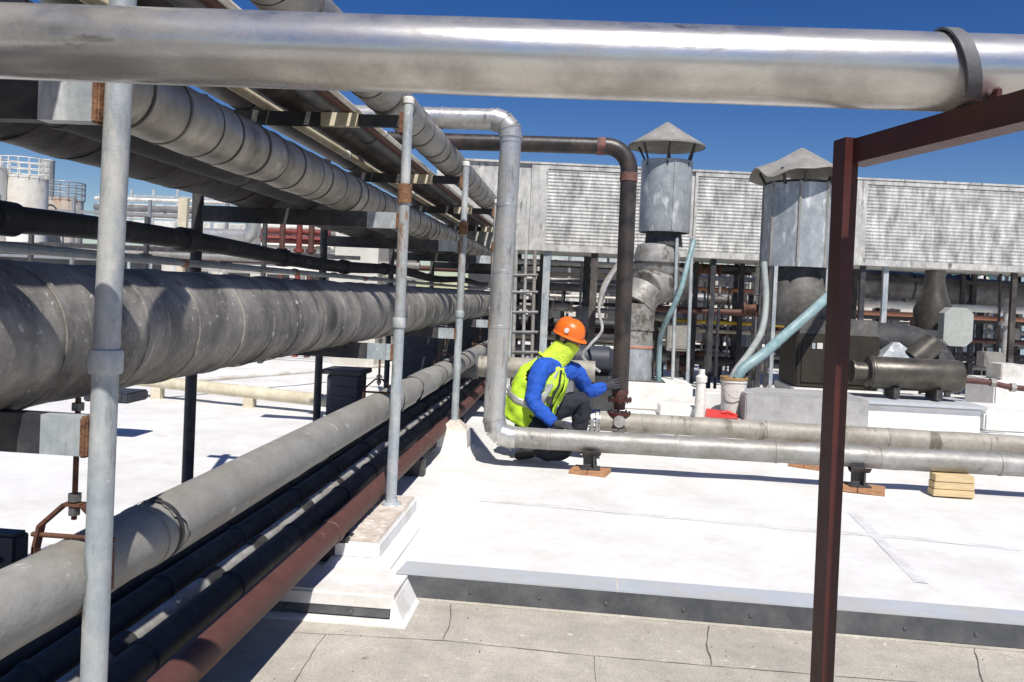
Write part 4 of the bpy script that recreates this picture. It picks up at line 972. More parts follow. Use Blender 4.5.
# ------------------------------------------------------------------ background pipe runs behind (all real pipes on trestles)
def trestle(x0,x1,y,h,levels,m,label,grp='steel trestles behind the duct',step=1.6,rr=.03):
    t=empty('pipe_trestle',((x0+x1)/2,y,0),label,'trestle',grp)
    x=x0
    while x<=x1+.01:
        mb=MB(); mb.box((x-rr,y-rr,0),(x+rr,y+rr,h)); part(mb,'post',m,t); x+=step
    for z in levels:
        mb=MB(); mb.box((x0-.2,y+rr+.002,z-.035),(x1+.2,y+rr+.05,z+.025)); part(mb,'rail',m,t)
    return t
trestle(-1.0,9.2,13.4,2.1,(.55,1.15,1.75),'darkbar','dark steel trestle right behind the raised duct',step=1.15)
trestle(-.6,12,15.6,2.5,(.8,1.45,2.1),'jacketdark','brownish trestle further behind the raised duct',step=1.5)
trestle(-1.5,14,19.0,2.8,(1.0,1.8,2.5),'darkbar','farthest dark trestle behind the raised duct',step=2.1)
trestle(-12.5,-3.6,12.5,2.2,(1.1,1.7),'darkbar','dark trestle beyond the rack on the left',step=1.9)
trestle(-16,-4.2,17,2.9,(1.6,2.1,2.6),'rail','light grey trestle beyond the rack on the left',step=1.7)
cols=[('cream','cream','cream painted'),('hpipe','silver','silver lagged'),('darkbar','dark','dark'),('pipewhite','white','white painted'),('red','rust','rust brown'),('mgray','grey','mid grey'),('orangep','salmon','salmon primed'),('redpaint','red','bright red'),('yellow','yellow','yellow')]
CI={c[0]:c for c in cols}
def bgpipe(x0,x1,y,z,r,m,where,slope=.0,bands=True):
    mb=MB(); mb.tube(subdiv_line((x0,y,z),(x1,y+slope*(x1-x0),z),1.0),r,14)
    if bands:
        x=x0+random.uniform(.3,1.2)
        while x<x1-.2:
            mb.lathe([(r,-.03),(r*1.12+.003,-.03),(r*1.12+.003,.03),(r,.03)],(x,y+slope*(x-x0),z),14,'X',cap=False); x+=random.uniform(.8,2.2)
    o=mb.build('background_pipe',m); tag(o,f'{CI[m][2]} pipe {where}','pipe'); return o
def zpx(px,py,Y): return at(px,py,Y).z
for (py,Y,r,m,where) in ((263,13.2,.045,'pipewhite','uppermost under the raised duct, left of the black pipe'),
    (274,13.3,.03,'cream','second from the top under the raised duct'),
    (287,13.2,.06,'mgray','third level under the raised duct above the hard hat'),
    (296,15.4,.03,'pipewhite','thin, crossing level with the hard hat top, far behind'),
    (309,13.25,.035,'hpipe','crossing directly behind the hard hat'),
    (322,15.3,.08,'darkbar','fat, low behind the hard hat'),
    (338,13.2,.04,'cream','low behind the worker, near the roof'),
    (352,13.2,.09,'hpipe','fat, resting lowest behind the worker')):
    bgpipe(-1.2,at(640,300,Y).x+.5,Y,zpx(560,py,Y),r,m,where)
for (py,Y,r,m,where) in ((268,13.2,.05,'darkbar','highest between the two vent stacks'),
    (290,13.3,.03,'orangep','thin, between the two vent stacks'),
    (300,15.4,.10,'mgray','fat, far behind between the vent stacks'),
    (323,13.2,.03,'yellow','thin, low between the two vent stacks'),
    (332,13.25,.03,'cream','thin, just under the yellow one between the stacks'),
    (346,15.3,.06,'pipewhite','low and far between the two vent stacks'),
    (362,13.2,.07,'darkbar','lowest between the two vent stacks')):
    bgpipe(at(655,300,Y).x,at(800,300,Y).x,Y,zpx(730,py,Y),r,m,where)
# right: fat grey pipe with bands, cream and rust pipe below
t=empty('insulated_pipe',(at(900,290,13.6).x,13.6,1.3),'fat mid grey pipe with straps under the right part of the raised duct','pipe')
a=at(800,278,13.6); b=at(1024,297,13.9); dd=(b-a).normalized()
mb=MB(); mb.tube([a-dd*.5,b+dd*5],.235,32); part(mb,'pipe_run','mgray',t)
for s in rng(.8,6,.9,.1):
    q=a+dd*s; mb=MB(); mb.tube([q-dd*.015,q+dd*.015],.243,32); part(mb,'strap','darkbar',t)
bgpipe(at(858,303,13).x,14,13.0,zpx(940,307,13.0),.055,'pipewhite','long and bright under the fat grey pipe at right')
bgpipe(at(858,303,13).x,14,13.05,zpx(940,316,13.05),.035,'orangep','under the bright white pipe at right')
for (py,Y,r,m,where) in ((332,14.6,.035,'pipewhite','crossing right of the octagonal plate'),(345,14.5,.045,'pipewhite','second one crossing right of the octagonal plate'),
    (356,15.4,.04,'hpipe','third, low to the right of the octagonal plate'),(322,16.2,.05,'darkbar','dark band of the far right background')):
    bgpipe(at(858,303,Y).x,15,Y,zpx(990,py,Y),r,m,where)
trestle(at(980,300,14.2).x,14,14.2,1.35,(.6,),'darkbar','low dark trestle at the far right under the fat grey pipe',step=.9)
# row of round vents on teal band
a=at(905,276,14.9); 
t=empty('round_vent_bank',(a.x,14.9,a.z-.3),'teal panel with a row of round white vents under the duct at right','vent panel')
mb=MB(); mb.box((a.x-.6,14.9,at(950,289,14.9).z),(at(992,276,14.9).x,15.1,at(950,262,14.9).z)); part(mb,'panel','tealpanel',t)
for px in (915,929,956,969,983):
    q=at(px,282,14.88); mb=MB(); mb.lathe([(.085,-.03),(.11,-.02),(.11,.02)],q,20,'Y'); vr=part(mb,'vent_ring','plastic',t)
    mb=MB(); mb.lathe([(.0,-.04),(.055,-.034)],q,14,'Y'); part(mb,'vent_hub','darkbar',vr)
mb=MB(); mb.box((at(1000,280,16).x,16,.5),(at(1000,280,16).x+6,18,at(1005,280,16).z+.25)); tag(mb.build('pale_blue_shed','bluebuild'),'pale blue shed glimpsed at the far right under the duct','shed')

# buildings closing the view
def building(x0,x1,y0,y1,z0,z1,m,label,wins=0,wm='dbuilding'):
    t=empty('building',((x0+x1)/2,y0,z0),label,'building')
    mb=MB(); mb.box((x0,y0,z0),(x1,y1,z1)); part(mb,'wall',m,t)
    mb=MB(); mb.box((x0-.08,y0-.08,z1+.002),(x1+.08,y1+.08,z1+.12)); part(mb,'parapet_cap','wallm',t)
    for k in range(wins):
        x=x0+(x1-x0)*(k+.5)/wins; w=(x1-x0)/wins*.28; zc=(max(z0,0)+z1)/2
        mb=MB(); mb.box((x-w,y0-.03,zc-.35),(x+w,y0-.002,zc+.3)); part(mb,'window',wm,t)
    return t
building(-3.0,5.4,22,27,-8,2.15,'dbuilding','dark sided low building closing the view behind the worker',4,'building')
building(5.6,9.0,20.5,26,-8,2.0,'building','cream block building between the two vent stacks',3)
building(9.3,24,23,28,-8,1.7,'dbuilding','dark low building at the far right behind the pipes',6,'building')
building(-9.4,-5.2,21,25,-8,2.6,'building','cream low building seen through the middle of the rack',4)
building(-3.9,-3.2,12.9,16,0,2.6,'building','narrow cream wall showing beyond the far rack posts',0)
building(-34,-11,38,46,-8,2.5,'dbuilding','long dark low building far left beyond the rack',8,'building')

# left side: cream pipe on feet, boxes, housings
Yl=8.0
a=at(120,382,Yl); b=at(330,401,Yl)
t=empty('cream_pipe',(b.x,Yl,0),'cream painted pipe on short legs crossing the roof left of the rack','pipe')
a2=G(150,381,Y=8.3); b2=G(320,400,Y=7.9)
dd=(b2-a2).normalized(); P0=a2-dd*6
mb=MB(); mb.tube([P0,b2+dd*.5],.062,18); part(mb,'pipe_run','cream',t)
for s in (4.6,6.1,7.2):
    q=P0+dd*s; mb=MB(); mb.box((q.x-.05,q.y-.05,0),(q.x+.05,q.y+.05,q.z-.05)); part(mb,'leg','cream',t)
mb=MB(); q=P0+dd*6.2; mb.tube([q+Vector((0,.05,.0)),q+Vector((1.6,3.2,.0))],.025,14); part(mb,'branch','pipewhite',t)
def ebox(px0,py0,px1,py1,Y,dp,m,label,name='equipment_box',lid=True,zmin=None):
    a=at(px0,py0,Y); b=at(px1,py1,Y); z0=b.z if zmin is None else zmin
    t=empty(name,((a.x+b.x)/2,Y,z0),label,'equipment')
    mb=MB(); mb.box((a.x,Y,z0),(b.x,Y+dp,a.z),.012); part(mb,'housing',m,t)
    if lid: mb=MB(); mb.box((a.x-.04,Y-.04,a.z+.003),(b.x+.04,Y+dp+.04,a.z+.05),.006); part(mb,'lid','darkbar',t)
    for k in range(3):
        zz=z0+(a.z-z0)*(.25+.22*k); mb=MB(); mb.box((a.x+.05,Y-.008,zz),(b.x-.05,Y-.002,zz+.02)); part(mb,'louvre','darkbar',t)
    return t
ebox(327,374,357,418,7.6,.3,'equip','slate box standing left of the rack behind the grey pipe',zmin=0)
ebox(398,330,436,374,9.6,.6,'equip','tall slate housing with louvres seen through the middle of the rack',zmin=0)
ebox(446,318,488,372,11.2,.6,'dbuilding','dark housing near the far end of the rack',zmin=0)
ebox(83,391,128,404,6.0,.3,'equip','low black box under the large pipe behind the nearest post',lid=False)
ebox(-60,530,14,590,2.75,.08,'equip','slate blue box at the lower left edge behind the hanger',lid=False,zmin=.0)
building(-13,-5.6,14.5,16,0,.55,'flash','low white parapet across the roof left of the rack',0)

# ------------------------------------------------------------------ tanks with railings, far left
def tank(px0,px1,pyt,Y,m,label,rail=True,dome=False,zb0=-8):
    a=at(px0,pyt,Y); b=at(px1,pyt,Y); r=(b.x-a.x)/2; xc=(a.x+b.x)/2; z=a.z
    t=empty('storage_tank',(xc,Y,zb0),label,'storage tank')
    mb=MB(); mb.lathe([(r,zb0),(r,z-.1),(r*1.02,z-.08),(r*1.02,z),(r*.6,z+r*.1),(0,z+r*.14)],(xc,Y,0),40); part(mb,'shell',m,t)
    if rail:
        h=1.05
        for zz in (.35,.7,1.05):
            mb=MB(); P=[(xc+r*1.06*math.cos(2*PI*j/36),Y+r*1.06*math.sin(2*PI*j/36),z+zz) for j in range(37)]; mb.tube(P,.035,6); part(mb,'hand_rail','pipewhite' if rail==1 else 'rail',t)
        for j in range(16):
            mb=MB(); p=(xc+r*1.06*math.cos(2*PI*j/16),Y+r*1.06*math.sin(2*PI*j/16)); mb.tube([(p[0],p[1],z-.05),(p[0],p[1],z+h)],.035,6); part(mb,'rail_post','pipewhite' if rail==1 else 'rail',t)
    return t
tank(3,45,177,46,'tank','white storage tank with white railing at the far left',1)
tank(47,81,199,50,'tank2','smaller rust washed tank with grey railing right of the white tank',2)
tank(-45,2,165,44,'tank','tall white tank cut off by the left edge',0)
tank(41,54,160,58,'tank','slim tall pale tower behind the white tank',0)
# catwalk structure left
t=empty('catwalk',(at(160,230,24).x,24,0),'light grey steel catwalk with railing beyond the rack at left','catwalk')
x0,x1=at(100,200,24).x,at(300,200,24).x
for py,r in ((197,.035),(206,.03),(212,.07),(218,.04),(224,.09),(231,.05),(237,.07)):
    mb=MB(); z=zpx(160,py,24); mb.box((x0,23.9,z-r),(x1,24+r,z+r)); part(mb,'rail','galv' if py%2 else 'pipewhite',t)
for px in (134,156,180,215,250,290):
    p=at(px,190,24); mb=MB(); mb.box((p.x-.04,23.85,0),(p.x+.04,23.88,p.z)); part(mb,'post','galv',t)
# column with pale top, silver elbow, red pipes
mb=MB(); p=at(183,198,15); mb.hexa([(p.x-.08,15,0),(p.x+.0,15,0),(p.x+.0,15.1,0),(p.x-.08,15.1,0)],[(p.x-.09,15,p.z),(p.x+.09,15,p.z),(p.x+.09,15.1,p.z),(p.x-.09,15.1,p.z)]); tag(mb.build('steel_column','cream'),'tapered cream column beyond the rack at left','column')
e=at(254,232,16); mb=MB(); mb.tube(arc_path([e+Vector((-1.6,0,-.12)),e+Vector((0,0,-.12)),e+Vector((0,0,.55))],.22,6),.16,20); tag(mb.build('silver_elbow_pipe','alu'),'silver elbow pipe turning up beyond the rack at left','pipe')
for (py,Y,r,m,where,xa,xb) in ((232,14,.05,'redpaint','upper one seen through the rack at left',262,330),(240,14.2,.07,'redpaint','lower one seen through the rack at left',262,330),
   (228,14.4,.06,'pipewhite','above the red pipes seen through the rack',262,335),(247,14.4,.06,'pipewhite','below the red pipes seen through the rack',262,335),
   (258,13,.05,'hpipe','low behind the black hose left of the rack',60,420),(252,16,.05,'darkbar','behind the black hose left of the rack',40,420),(272,13.5,.07,'pipewhite','just above the large speckled pipe in the distance',200,430)):
    bgpipe(at(xa,py,Y).x,at(xb,py,Y).x,Y,zpx((xa+xb)/2,py,Y),r,m,where)
for k,px in enumerate((283,300,312)):
    p=at(px,222,13.9); mb=MB(); mb.tube([(p.x,13.9,0),(p.x,13.9,p.z)],.05,10); mb.lathe([(.09,1.2),(.09,1.26)],(p.x,13.9,0.6),12); tag(mb.build('standpipe','redpaint' if k==1 else 'red'),['rust standpipe left of the bright red one','bright red standpipe beyond the rack','rust standpipe right of the bright red one'][k],'standpipe')

# clutter of verticals left of the worker
t=empty('pipe_ladder',(at(528,300,10).x,10,0),'upright grey pipes and rungs behind the silver riser','ladder')
for px,r,m in ((516,.025,'silver'),(526,.02,'silver'),(535,.022,'cap')):
    p=at(px,250,10); q=at(px-4,392,10); mb=MB(); mb.tube([(q.x,10,0),(p.x,10,p.z)],r,10); part(mb,'upright',m,t)
for py in (275,292,312,332,352):
    p=at(512,py,9.98); q=at(538,py,9.98); mb=MB(); mb.tube([p,q],.016,8); part(mb,'rung','mgray',t)
t=empty('pump_motor',(at(565,372,9.4).x,9.4,0),'dark pump motor behind the worker and the black pipe','pump')
a=at(598,360,9.4); mb=MB(); mb.lathe([(.12,-.3),(.16,-.26),(.16,.12),(.1,.18),(.05,.3)],a,24,'X'); part(mb,'motor','equip',t)
mb=MB(); mb.box((a.x-.35,9.2,0),(a.x+.25,9.6,a.z-.17)); part(mb,'base','dbuilding',t)
for k,(px,py,w,h,m) in enumerate(((548,374,26,14,'flash'),(700,394,40,10,'flash'),(660,410,70,10,'flash'))):
    p=at(px,py+h,9.0+k*.3-.6); q=at(px+w,py,9.0+k*.3-.6)
    mb=MB(); mb.box((p.x,p.y,0),(q.x,p.y+.4,max(.06,q.z)),.01); tag(mb.build('roof_pad',m),['small white pad behind the worker','white pad between the stack legs and the bucket','long low white pad behind the valve'][k],'roof pad')

# ------------------------------------------------------------------ small machinery and uprights under the duct
random.seed(23)
for k in range(46):
    px=random.choice([random.uniform(520,600),random.uniform(652,768),random.uniform(985,1024),random.uniform(652,768)]); Y=random.uniform(12.7,16.5); r_=random.choice((.02,.03,.045))
    p=at(px,random.uniform(252,300),Y); m=random.choice(('silver','darkbar','pipewhite','red','mgray','jacketdark'))
    t=empty('upright_pipe',(p.x,Y,0),'slim upright pipe among the pipe runs under the raised duct','pipe','slim uprights under the raised duct')
    mb=MB(); mb.tube([(p.x,Y,0),(p.x+random.uniform(-.03,.03),Y,p.z)],r_,10); part(mb,'tube',m,t)
    z=random.uniform(.4,p.z-.1)
    mb=MB(); mb.lathe([(r_,-.03),(r_*2,-.03),(r_*2,.03),(r_,.03)],(p.x,Y,z),12,cap=False); part(mb,'flange',m,t)
for k in range(30):
    px=random.choice([random.uniform(520,610),random.uniform(655,770),random.uniform(870,1024)]); Y=random.uniform(11.9,15); 
    p=at(px,random.uniform(268,368),Y); p.z=max(p.z,.25); m=random.choice(('red','darkbar','cap','pipewhite','jacketdark','darkrust'))
    t=empty('gate_valve',(p.x,Y,p.z-.15),'small valve with a hand wheel on the pipes under the raised duct','valve','small valves on the pipes under the raised duct')
    mb=MB(); mb.lathe([(.0,-.16),(.09,-.16),(.09,-.13),(.05,-.11),(.075,0),(.05,.11),(.09,.13),(.09,.16),(0,.16)],p,14,'X'); part(mb,'valve_body',m,t)
    mb=MB(); mb.tube([p,p+Vector((0,-.02,.2))],.018,8); part(mb,'stem','silver',t)
    mb=MB(); P=[p+Vector((.085*math.cos(2*PI*j/16),-.02+.02*math.sin(2*PI*j/16),.2)) for j in range(17)]; P=[p+Vector((.085*math.cos(2*PI*j/16),-.02+.085*math.sin(2*PI*j/16),.2)) for j in range(17)]; mb.tube(P,.012,6); part(mb,'hand_wheel','redpaint' if k%3==0 else 'darkbar',t)
    mb=MB(); mb.tube([p+Vector((0,0,-.05)),(p.x,p.y,0)],.022,8); part(mb,'prop','darkbar',t)
for k,(px,py,w,h,Y,m,lb) in enumerate(((668,322,22,30,12.6,'cap','grey control box left in the gap between the stacks'),(704,330,18,46,14.3,'building','cream upright cabinet in the gap between the stacks'),
      (738,318,24,34,14.8,'wallm','white box on the pipes near the second stack'),(745,350,20,24,12.4,'jacketdark','brown box low beside the second stack leg'),
      (985,352,18,16,12.3,'cap','grey box low at the far right'),(1004,328,16,18,13.6,'wallm','white box high at the far right'),(560,352,30,20,12.3,'pipewhite','white box low behind the worker'),(576,306,14,26,12.8,'mgray','grey box behind the hard hat'))):
    a_=at(px,py,Y); b_=at(px+w,py+h,Y)
    t=empty('control_box',((a_.x+b_.x)/2,Y,0),lb,'control box')
    mb=MB(); mb.box((a_.x,Y,b_.z),(b_.x,Y+.25,a_.z),.01); part(mb,'case',m,t)
    mb=MB(); mb.box((a_.x+.03,Y-.012,b_.z+.04),(b_.x-.03,Y-.002,a_.z-.04)); part(mb,'door',m,t)
    mb=MB(); mb.box(((a_.x+b_.x)/2-.03,Y+.08,0),((a_.x+b_.x)/2+.03,Y+.14,max(.02,b_.z-.002))); part(mb,'stand','darkbar',t)
# extra pipe runs in the gaps
for (pa_,pb_,Y,py,r_,m,where) in ((655,800,12.5,312,.05,'jacketdark' if False else 'red','dull, across the gap between the stacks'),(655,800,14.0,279,.04,'pipewhite','near the top of the gap between the stacks'),
     (655,800,13.8,355,.05,'hpipe','second lowest between the vent stacks'),(520,650,14.0,330,.05,'red','dull, low behind the hard hat'),(520,650,14.2,281,.035,'hpipe','thin, upper, left of the black pipe'),
     (870,1060,13.4,340,.04,'red','low at the right beyond the octagonal plate'),(870,1060,13.6,366,.06,'mgray','lowest at the far right')):
    bgpipe(at(pa_,300,Y).x,at(pb_,300,Y).x,Y,zpx((pa_+pb_)/2,py,Y),r_,m,where)

random.seed(41)
for k,(py,Y,r_,m,where) in enumerate(((205,20,.05,'pipewhite','highest of the far pipes left of the rack'),(214,20.5,.09,'mgray','fat, second of the far pipes left of the rack'),(221,19,.04,'hpipe','thin, third of the far pipes left of the rack'),
   (243,18,.08,'mgray','fat, just over the black hose in the distance'),(262,15,.05,'red','low, over the large speckled pipe in the distance'),(237,21,.05,'darkbar','far, level with the red pipes'))):
    bgpipe(at(95,py,Y).x,at(470,py,Y).x,Y,zpx(280,py,Y),r_,m,where)
building(-13.6,-7.4,26,30,-8,2.75,'building','pale low building beyond the catwalk at left',3)

# ------------------------------------------------------------------ the kneeling worker
V=Vector
def skin(name, joints, edges, root, m, parent, lv=2, smooth=0):
    """joints: name -> (point, radius)"""
    me=bpy.data.meshes.new(name); names=list(joints); idx={n:i for i,n in enumerate(names)}
    me.from_pydata([tuple(joints[n][0]) for n in names],[(idx[a],idx[b]) for a,b in edges],[])
    o=bpy.data.objects.new(name,me); C.objects.link(o)
    sk=o.modifiers.new('Skin','SKIN'); sk.use_smooth_shade=True; sk.branch_smoothing=.3
    for n in names:
        v=me.skin_vertices[0].data[idx[n]]; r=joints[n][1]
        v.radius=r if isinstance(r,tuple) else (r,r); v.use_root=(n==root)
    ss=o.modifiers.new('Sub','SUBSURF'); ss.levels=lv; ss.render_levels=lv
    dg=bpy.context.evaluated_depsgraph_get(); dg.update()
    me2=bpy.data.meshes.new_from_object(o.evaluated_get(dg)); 
    bpy.data.objects.remove(o); 
    o=bpy.data.objects.new(name,me2); C.objects.link(o); me2.materials.clear(); me2.materials.append(M[m])
    if m in ('blue','denim','limeg'):
        from mathutils import noise
        me2.update(); nn=[v.normal.copy() for v in me2.vertices]
        for v,n_ in zip(me2.vertices,nn):
            q=o.matrix_world@v.co
            h=noise.noise(q*17)*.6+noise.noise(V((q.x*9+q.z*14,q.y*26,q.z*30-q.x*16)))*1.0+noise.noise(q*42)*.25
            v.co=v.co+n_*h*(.011 if m!='limeg' else .0045)
    for p in me2.polygons: p.use_smooth=True
    me2.name=name
    if parent:
        o.parent=parent
        if parent.type=='EMPTY': base_of(o)
        else: o.data.transform(Matrix.Translation(parent.parent.location).inverted())
    return o
def wpt(px,py,Y): return at(px,py,Y)
J={}
pel=wpt(531,413,6.36); che=wpt(544,384,6.34); nk=wpt(557,358,6.34); hd=wpt(567,343,6.34)
shR=wpt(541,366,6.17); elR=wpt(533,403,6.08); wrR=wpt(556,424,6.02); 
shL=wpt(577,371,6.45); elL=wpt(588,393,6.54); wrL=wpt(607,386,6.62)
hipR=wpt(532,420,6.26); knR=wpt(568,452,6.14); anR=wpt(531,455,6.16); toR=wpt(517,460,6.16)
hipL=wpt(533,420,6.46); knL=wpt(585,398,6.46); anL=wpt(578,448,6.48); toL=wpt(598,454,6.48)
for p in (anR,anL): p.z=.085
for p in (toR,toL): p.z=.03
knR.z=.09
# right leg: the man squats, seat low over the heels
man=empty('person',(pel.x,6.35,0),'kneeling worker in orange hard hat, blue shirt and lime vest gripping the black pipe','person')
body=skin('body',{'pel':(pel,.10),'che':(che,.11),'up':(che.lerp(nk,.6),.10),'nk':(nk,.05),'hd':(hd,.075),'hd2':(hd+Vector((.01,0,.06)),.08),
 'sR':(shR,.05),'eR':(elR,.036),'wR':(wrR,.026),'sL':(shL,.05),'eL':(elL,.036),'wL':(wrL,.026),
 'hR':(hipR,.08),'kR':(knR,.055),'aR':(anR,.038),'tR':(toR,.025),'hL':(hipL,.08),'kL':(knL,.055),'aL':(anL,.038),'tL':(toL,.025)},
 [('pel','che'),('che','up'),('up','nk'),('nk','hd'),('hd','hd2'),('up','sR'),('sR','eR'),('eR','wR'),('up','sL'),('sL','eL'),('eL','wL'),
  ('pel','hR'),('hR','kR'),('kR','aR'),('aR','tR'),('pel','hL'),('hL','kL'),('kL','aL'),('aL','tL')],'pel','skin',man)
V=Vector
mid=lambda a,b,t=.5:a.lerp(b,t)
# shirt
up=che.lerp(nk,.62)
skin('shirt',{'w':(pel+V((0,0,.04)),(.115,.135)),'c':(che,(.105,.135)),'u':(up,(.095,.125)),'n':(nk+V((0,0,-.01)),.062),
 'cR':(mid(up,shR,.6)+V((0,0,-.0)),.085),'sR':(shR,.082),'mR':(mid(shR,elR)+V((-.012,0,0)),.070),'eR':(elR,.064),'fR':(mid(elR,wrR)+V((0,0,-.008)),.056),'wR':(wrR,.043),
 'cL':(mid(up,shL,.6),.085),'sL':(shL,.078),'mL':(mid(shL,elL),.066),'eL':(elL,.062),'fL':(mid(elL,wrL),.056),'wL':(wrL,.042)},
 [('w','c'),('c','u'),('u','n'),('u','cR'),('cR','sR'),('sR','mR'),('mR','eR'),('eR','fR'),('fR','wR'),('u','cL'),('cL','sL'),('sL','mL'),('mL','eL'),('eL','fL'),('fL','wL')],'w','blue',man,3)
# jeans
skin('jeans',{'p':(pel+V((-.01,0,-.03)),(.14,.17)),'hR':(hipR+V((0,0,0)),.115),'tR':(mid(hipR,knR,.5)+V((0,0,.01)),.10),'kR':(knR,.082),'cR':(mid(knR,anR,.35)+V((-.015,0,0)),.078),'aR':(anR+V((0,0,.03)),.056),
 'hL':(hipL,.115),'tL':(mid(hipL,knL,.5)+V((0,0,.01)),.10),'kL':(knL,.085),'cL':(mid(knL,anL,.35)+V((-.015,0,0)),.078),'aL':(anL+V((0,0,.03)),.056)},
 [('p','hR'),('hR','tR'),('tR','kR'),('kR','cR'),('cR','aR'),('p','hL'),('hL','tL'),('tL','kL'),('kL','cL'),('cL','aL')],'p','denim',man,3)
# boots
for a_,t_ in ((anR,toR),(anL,toL)):
    sg=1 if t_.x>a_.x else -1; heel=V((a_.x-.05*sg,a_.y,.06));
    skin('boot',{'a':(a_+V((0,0,.08)),.055),'b':(a_+V((0,0,.0)),(.058,.058)),'h':(heel,.042),'m':(mid(a_,t_,.6)+V((0,0,.0)),.046),'t':(V((t_.x+.03*sg,t_.y,.043)),.040)},[('a','b'),('b','h'),('b','m'),('m','t')],'b','boot',man,1)
# vest: loft of rings from hem to shoulder with armholes and open front
ax0=pel+V((-.035,0,-.045)); ax1=nk+V((-.012,0,-.005))
fw=(ax1-ax0); spine_dir=fw.normalized()
def vest_ring(t):
    c=ax0.lerp(ax1,t)+V((.020*math.sin(t*PI)*-1,0,0))
    rx=.192-.02*t if t<.75 else .177-.34*(t-.75); ry=.20+.022*math.sin(t*PI) if t<.72 else .215-.42*(t-.72)
    return c,rx,ry
side=V((.52,.85,0)); fwd=spine_dir.cross(side).normalized(); fwd=fwd if fwd.x>0 else -fwd
def vpt(t,a,off=0):
    c,rx,ry=vest_ring(t); fold=1+.030*math.sin(a*5+t*11)+.022*math.sin(a*11-t*19)+.014*math.sin(a*3+t*31)
    return c+fwd*math.cos(a)*(rx+off)*fold+side*math.sin(a)*(ry+off)*fold
def vest_patch(name,t0,t1,a0,a1,m,nt=18,na=60,off=0,hole=None,th=.006):
    mb=MB(); g=[[mb.bm.verts.new(vpt(t0+(t1-t0)*i/nt,a0+(a1-a0)*j/na,off)) for j in range(na+1)] for i in range(nt+1)]
    for i in range(nt):
        for j in range(na):
            tt=t0+(t1-t0)*(i+.5)/nt; aa=a0+(a1-a0)*(j+.5)/na
            if hole and hole(tt,aa): continue
            mb.bm.faces.new((g[i][j],g[i][j+1],g[i+1][j+1],g[i+1][j])).smooth=True
    for v in list(mb.bm.verts):
        if not v.link_faces: mb.bm.verts.remove(v)
    o=part(mb,name,m,man); md=o.modifiers.new('Solid','SOLIDIFY'); md.thickness=th; md.offset=1; return o
def hole(t,a):
    a=(a+PI)%(2*PI)-PI
    for s in (-1,1):
        ds=(a-s*PI/2)
        if t>.60 and (ds/.36)**2+((t-.82)/.15)**2<1: return True
    return False
vest_patch('vest',0,.95,R(3),R(357),'lime',26,84,hole=hole)
vest_patch('reflective_band',.30,.40,R(15),R(345),'reflect',3,70,.007,th=.003)
for s in (-1,1):
    vest_patch('reflective_band',.40,.97,R(180+s*30)-.13,R(180+s*30)+.13,'reflect',14,5,.007,th=.003)
    vest_patch('reflective_band',.40,.97,s*R(36)-.13,s*R(36)+.13,'reflect',14,5,.007,th=.003)
mb=MB(); mb.tube([vpt(.93,R(-22),.012),vpt(.75,R(-20),.014),vpt(.55,R(-17),.016),vpt(.36,R(-12),.016)],.009,8); part(mb,'lanyard','denim',man)
mb=MB(); q_=vpt(.5,R(-24),.02); mb.box(q_-V((.018,.012,.03)),q_+V((.018,.012,.03)),.004); part(mb,'chest_clip','darkbar',man)
# neck gaiter and hood
skin('neck_gaiter',{'a':(nk+V((-.035,0,-.035)),(.105,.13)),'b':(nk+V((.005,0,.02)),(.092,.105)),'d':(hd+V((.020,0,.005)),(.094,.098)),'e':(hd+V((.024,0,.018)),(.088,.092))},[('a','b'),('b','d'),('d','e')],'b','limeg',man,3)
# face: nose, eyes, glasses, ears (mostly covered)
face=V((math.cos(R(-28))*math.cos(R(-22)),math.sin(R(-28)),-.36)).normalized()
fs=V((0,0,1)).cross(face).normalized(); fu=face.cross(fs)
hc=hd+V((.012,0,.038))
mb=MB(); mb.lathe([(0,-.1),(.07,-.07),(.088,0),(.08,.05),(.05,.088),(0,.1)],hc,24); o=part(mb,'head','skin',man)
mb=MB(); q=hc+face*.088-fu*.01
mb.hexa([q-fs*.016-fu*.02,q+fs*.016-fu*.02,q+fs*.014-fu*.02+face*.02,q-fs*.014-fu*.02+face*.02],[q-fs*.008+fu*.02,q+fs*.008+fu*.02,q+fs*.005+fu*.018+face*.006,q-fs*.005+fu*.018+face*.006]); part(mb,'nose','skin',man)
mb=MB(); 
pts=[hc+fu*.022+ (face*math.cos(a)+fs*math.sin(a))*.096 for a in [R(k) for k in range(-85,86,10)]]
for a,b in zip(pts,pts[1:]): mb.hexa([a-fu*.02,b-fu*.02,b*1-fu*.02+(hc-b)*.04,a-fu*.02+(hc-a)*.04],[a+fu*.018,b+fu*.018,b+fu*.018+(hc-b)*.04,a+fu*.018+(hc-a)*.04])
part(mb,'safety_glasses','lens',man)
for s in (-1,1):
    mb=MB(); q=hc+fs*s*.088; mb.lathe([(0,-.012),(.022,-.008),(.026,.004),(.016,.012),(0,.012)],q,12,'Y'); part(mb,'ear','skin',man)
mb=MB(); mb.lathe([(.088,-.045),(.094,0),(.092,.03)],hc-face*.012,24,cap=False); part(mb,'hair','hair',man)
hatb=None
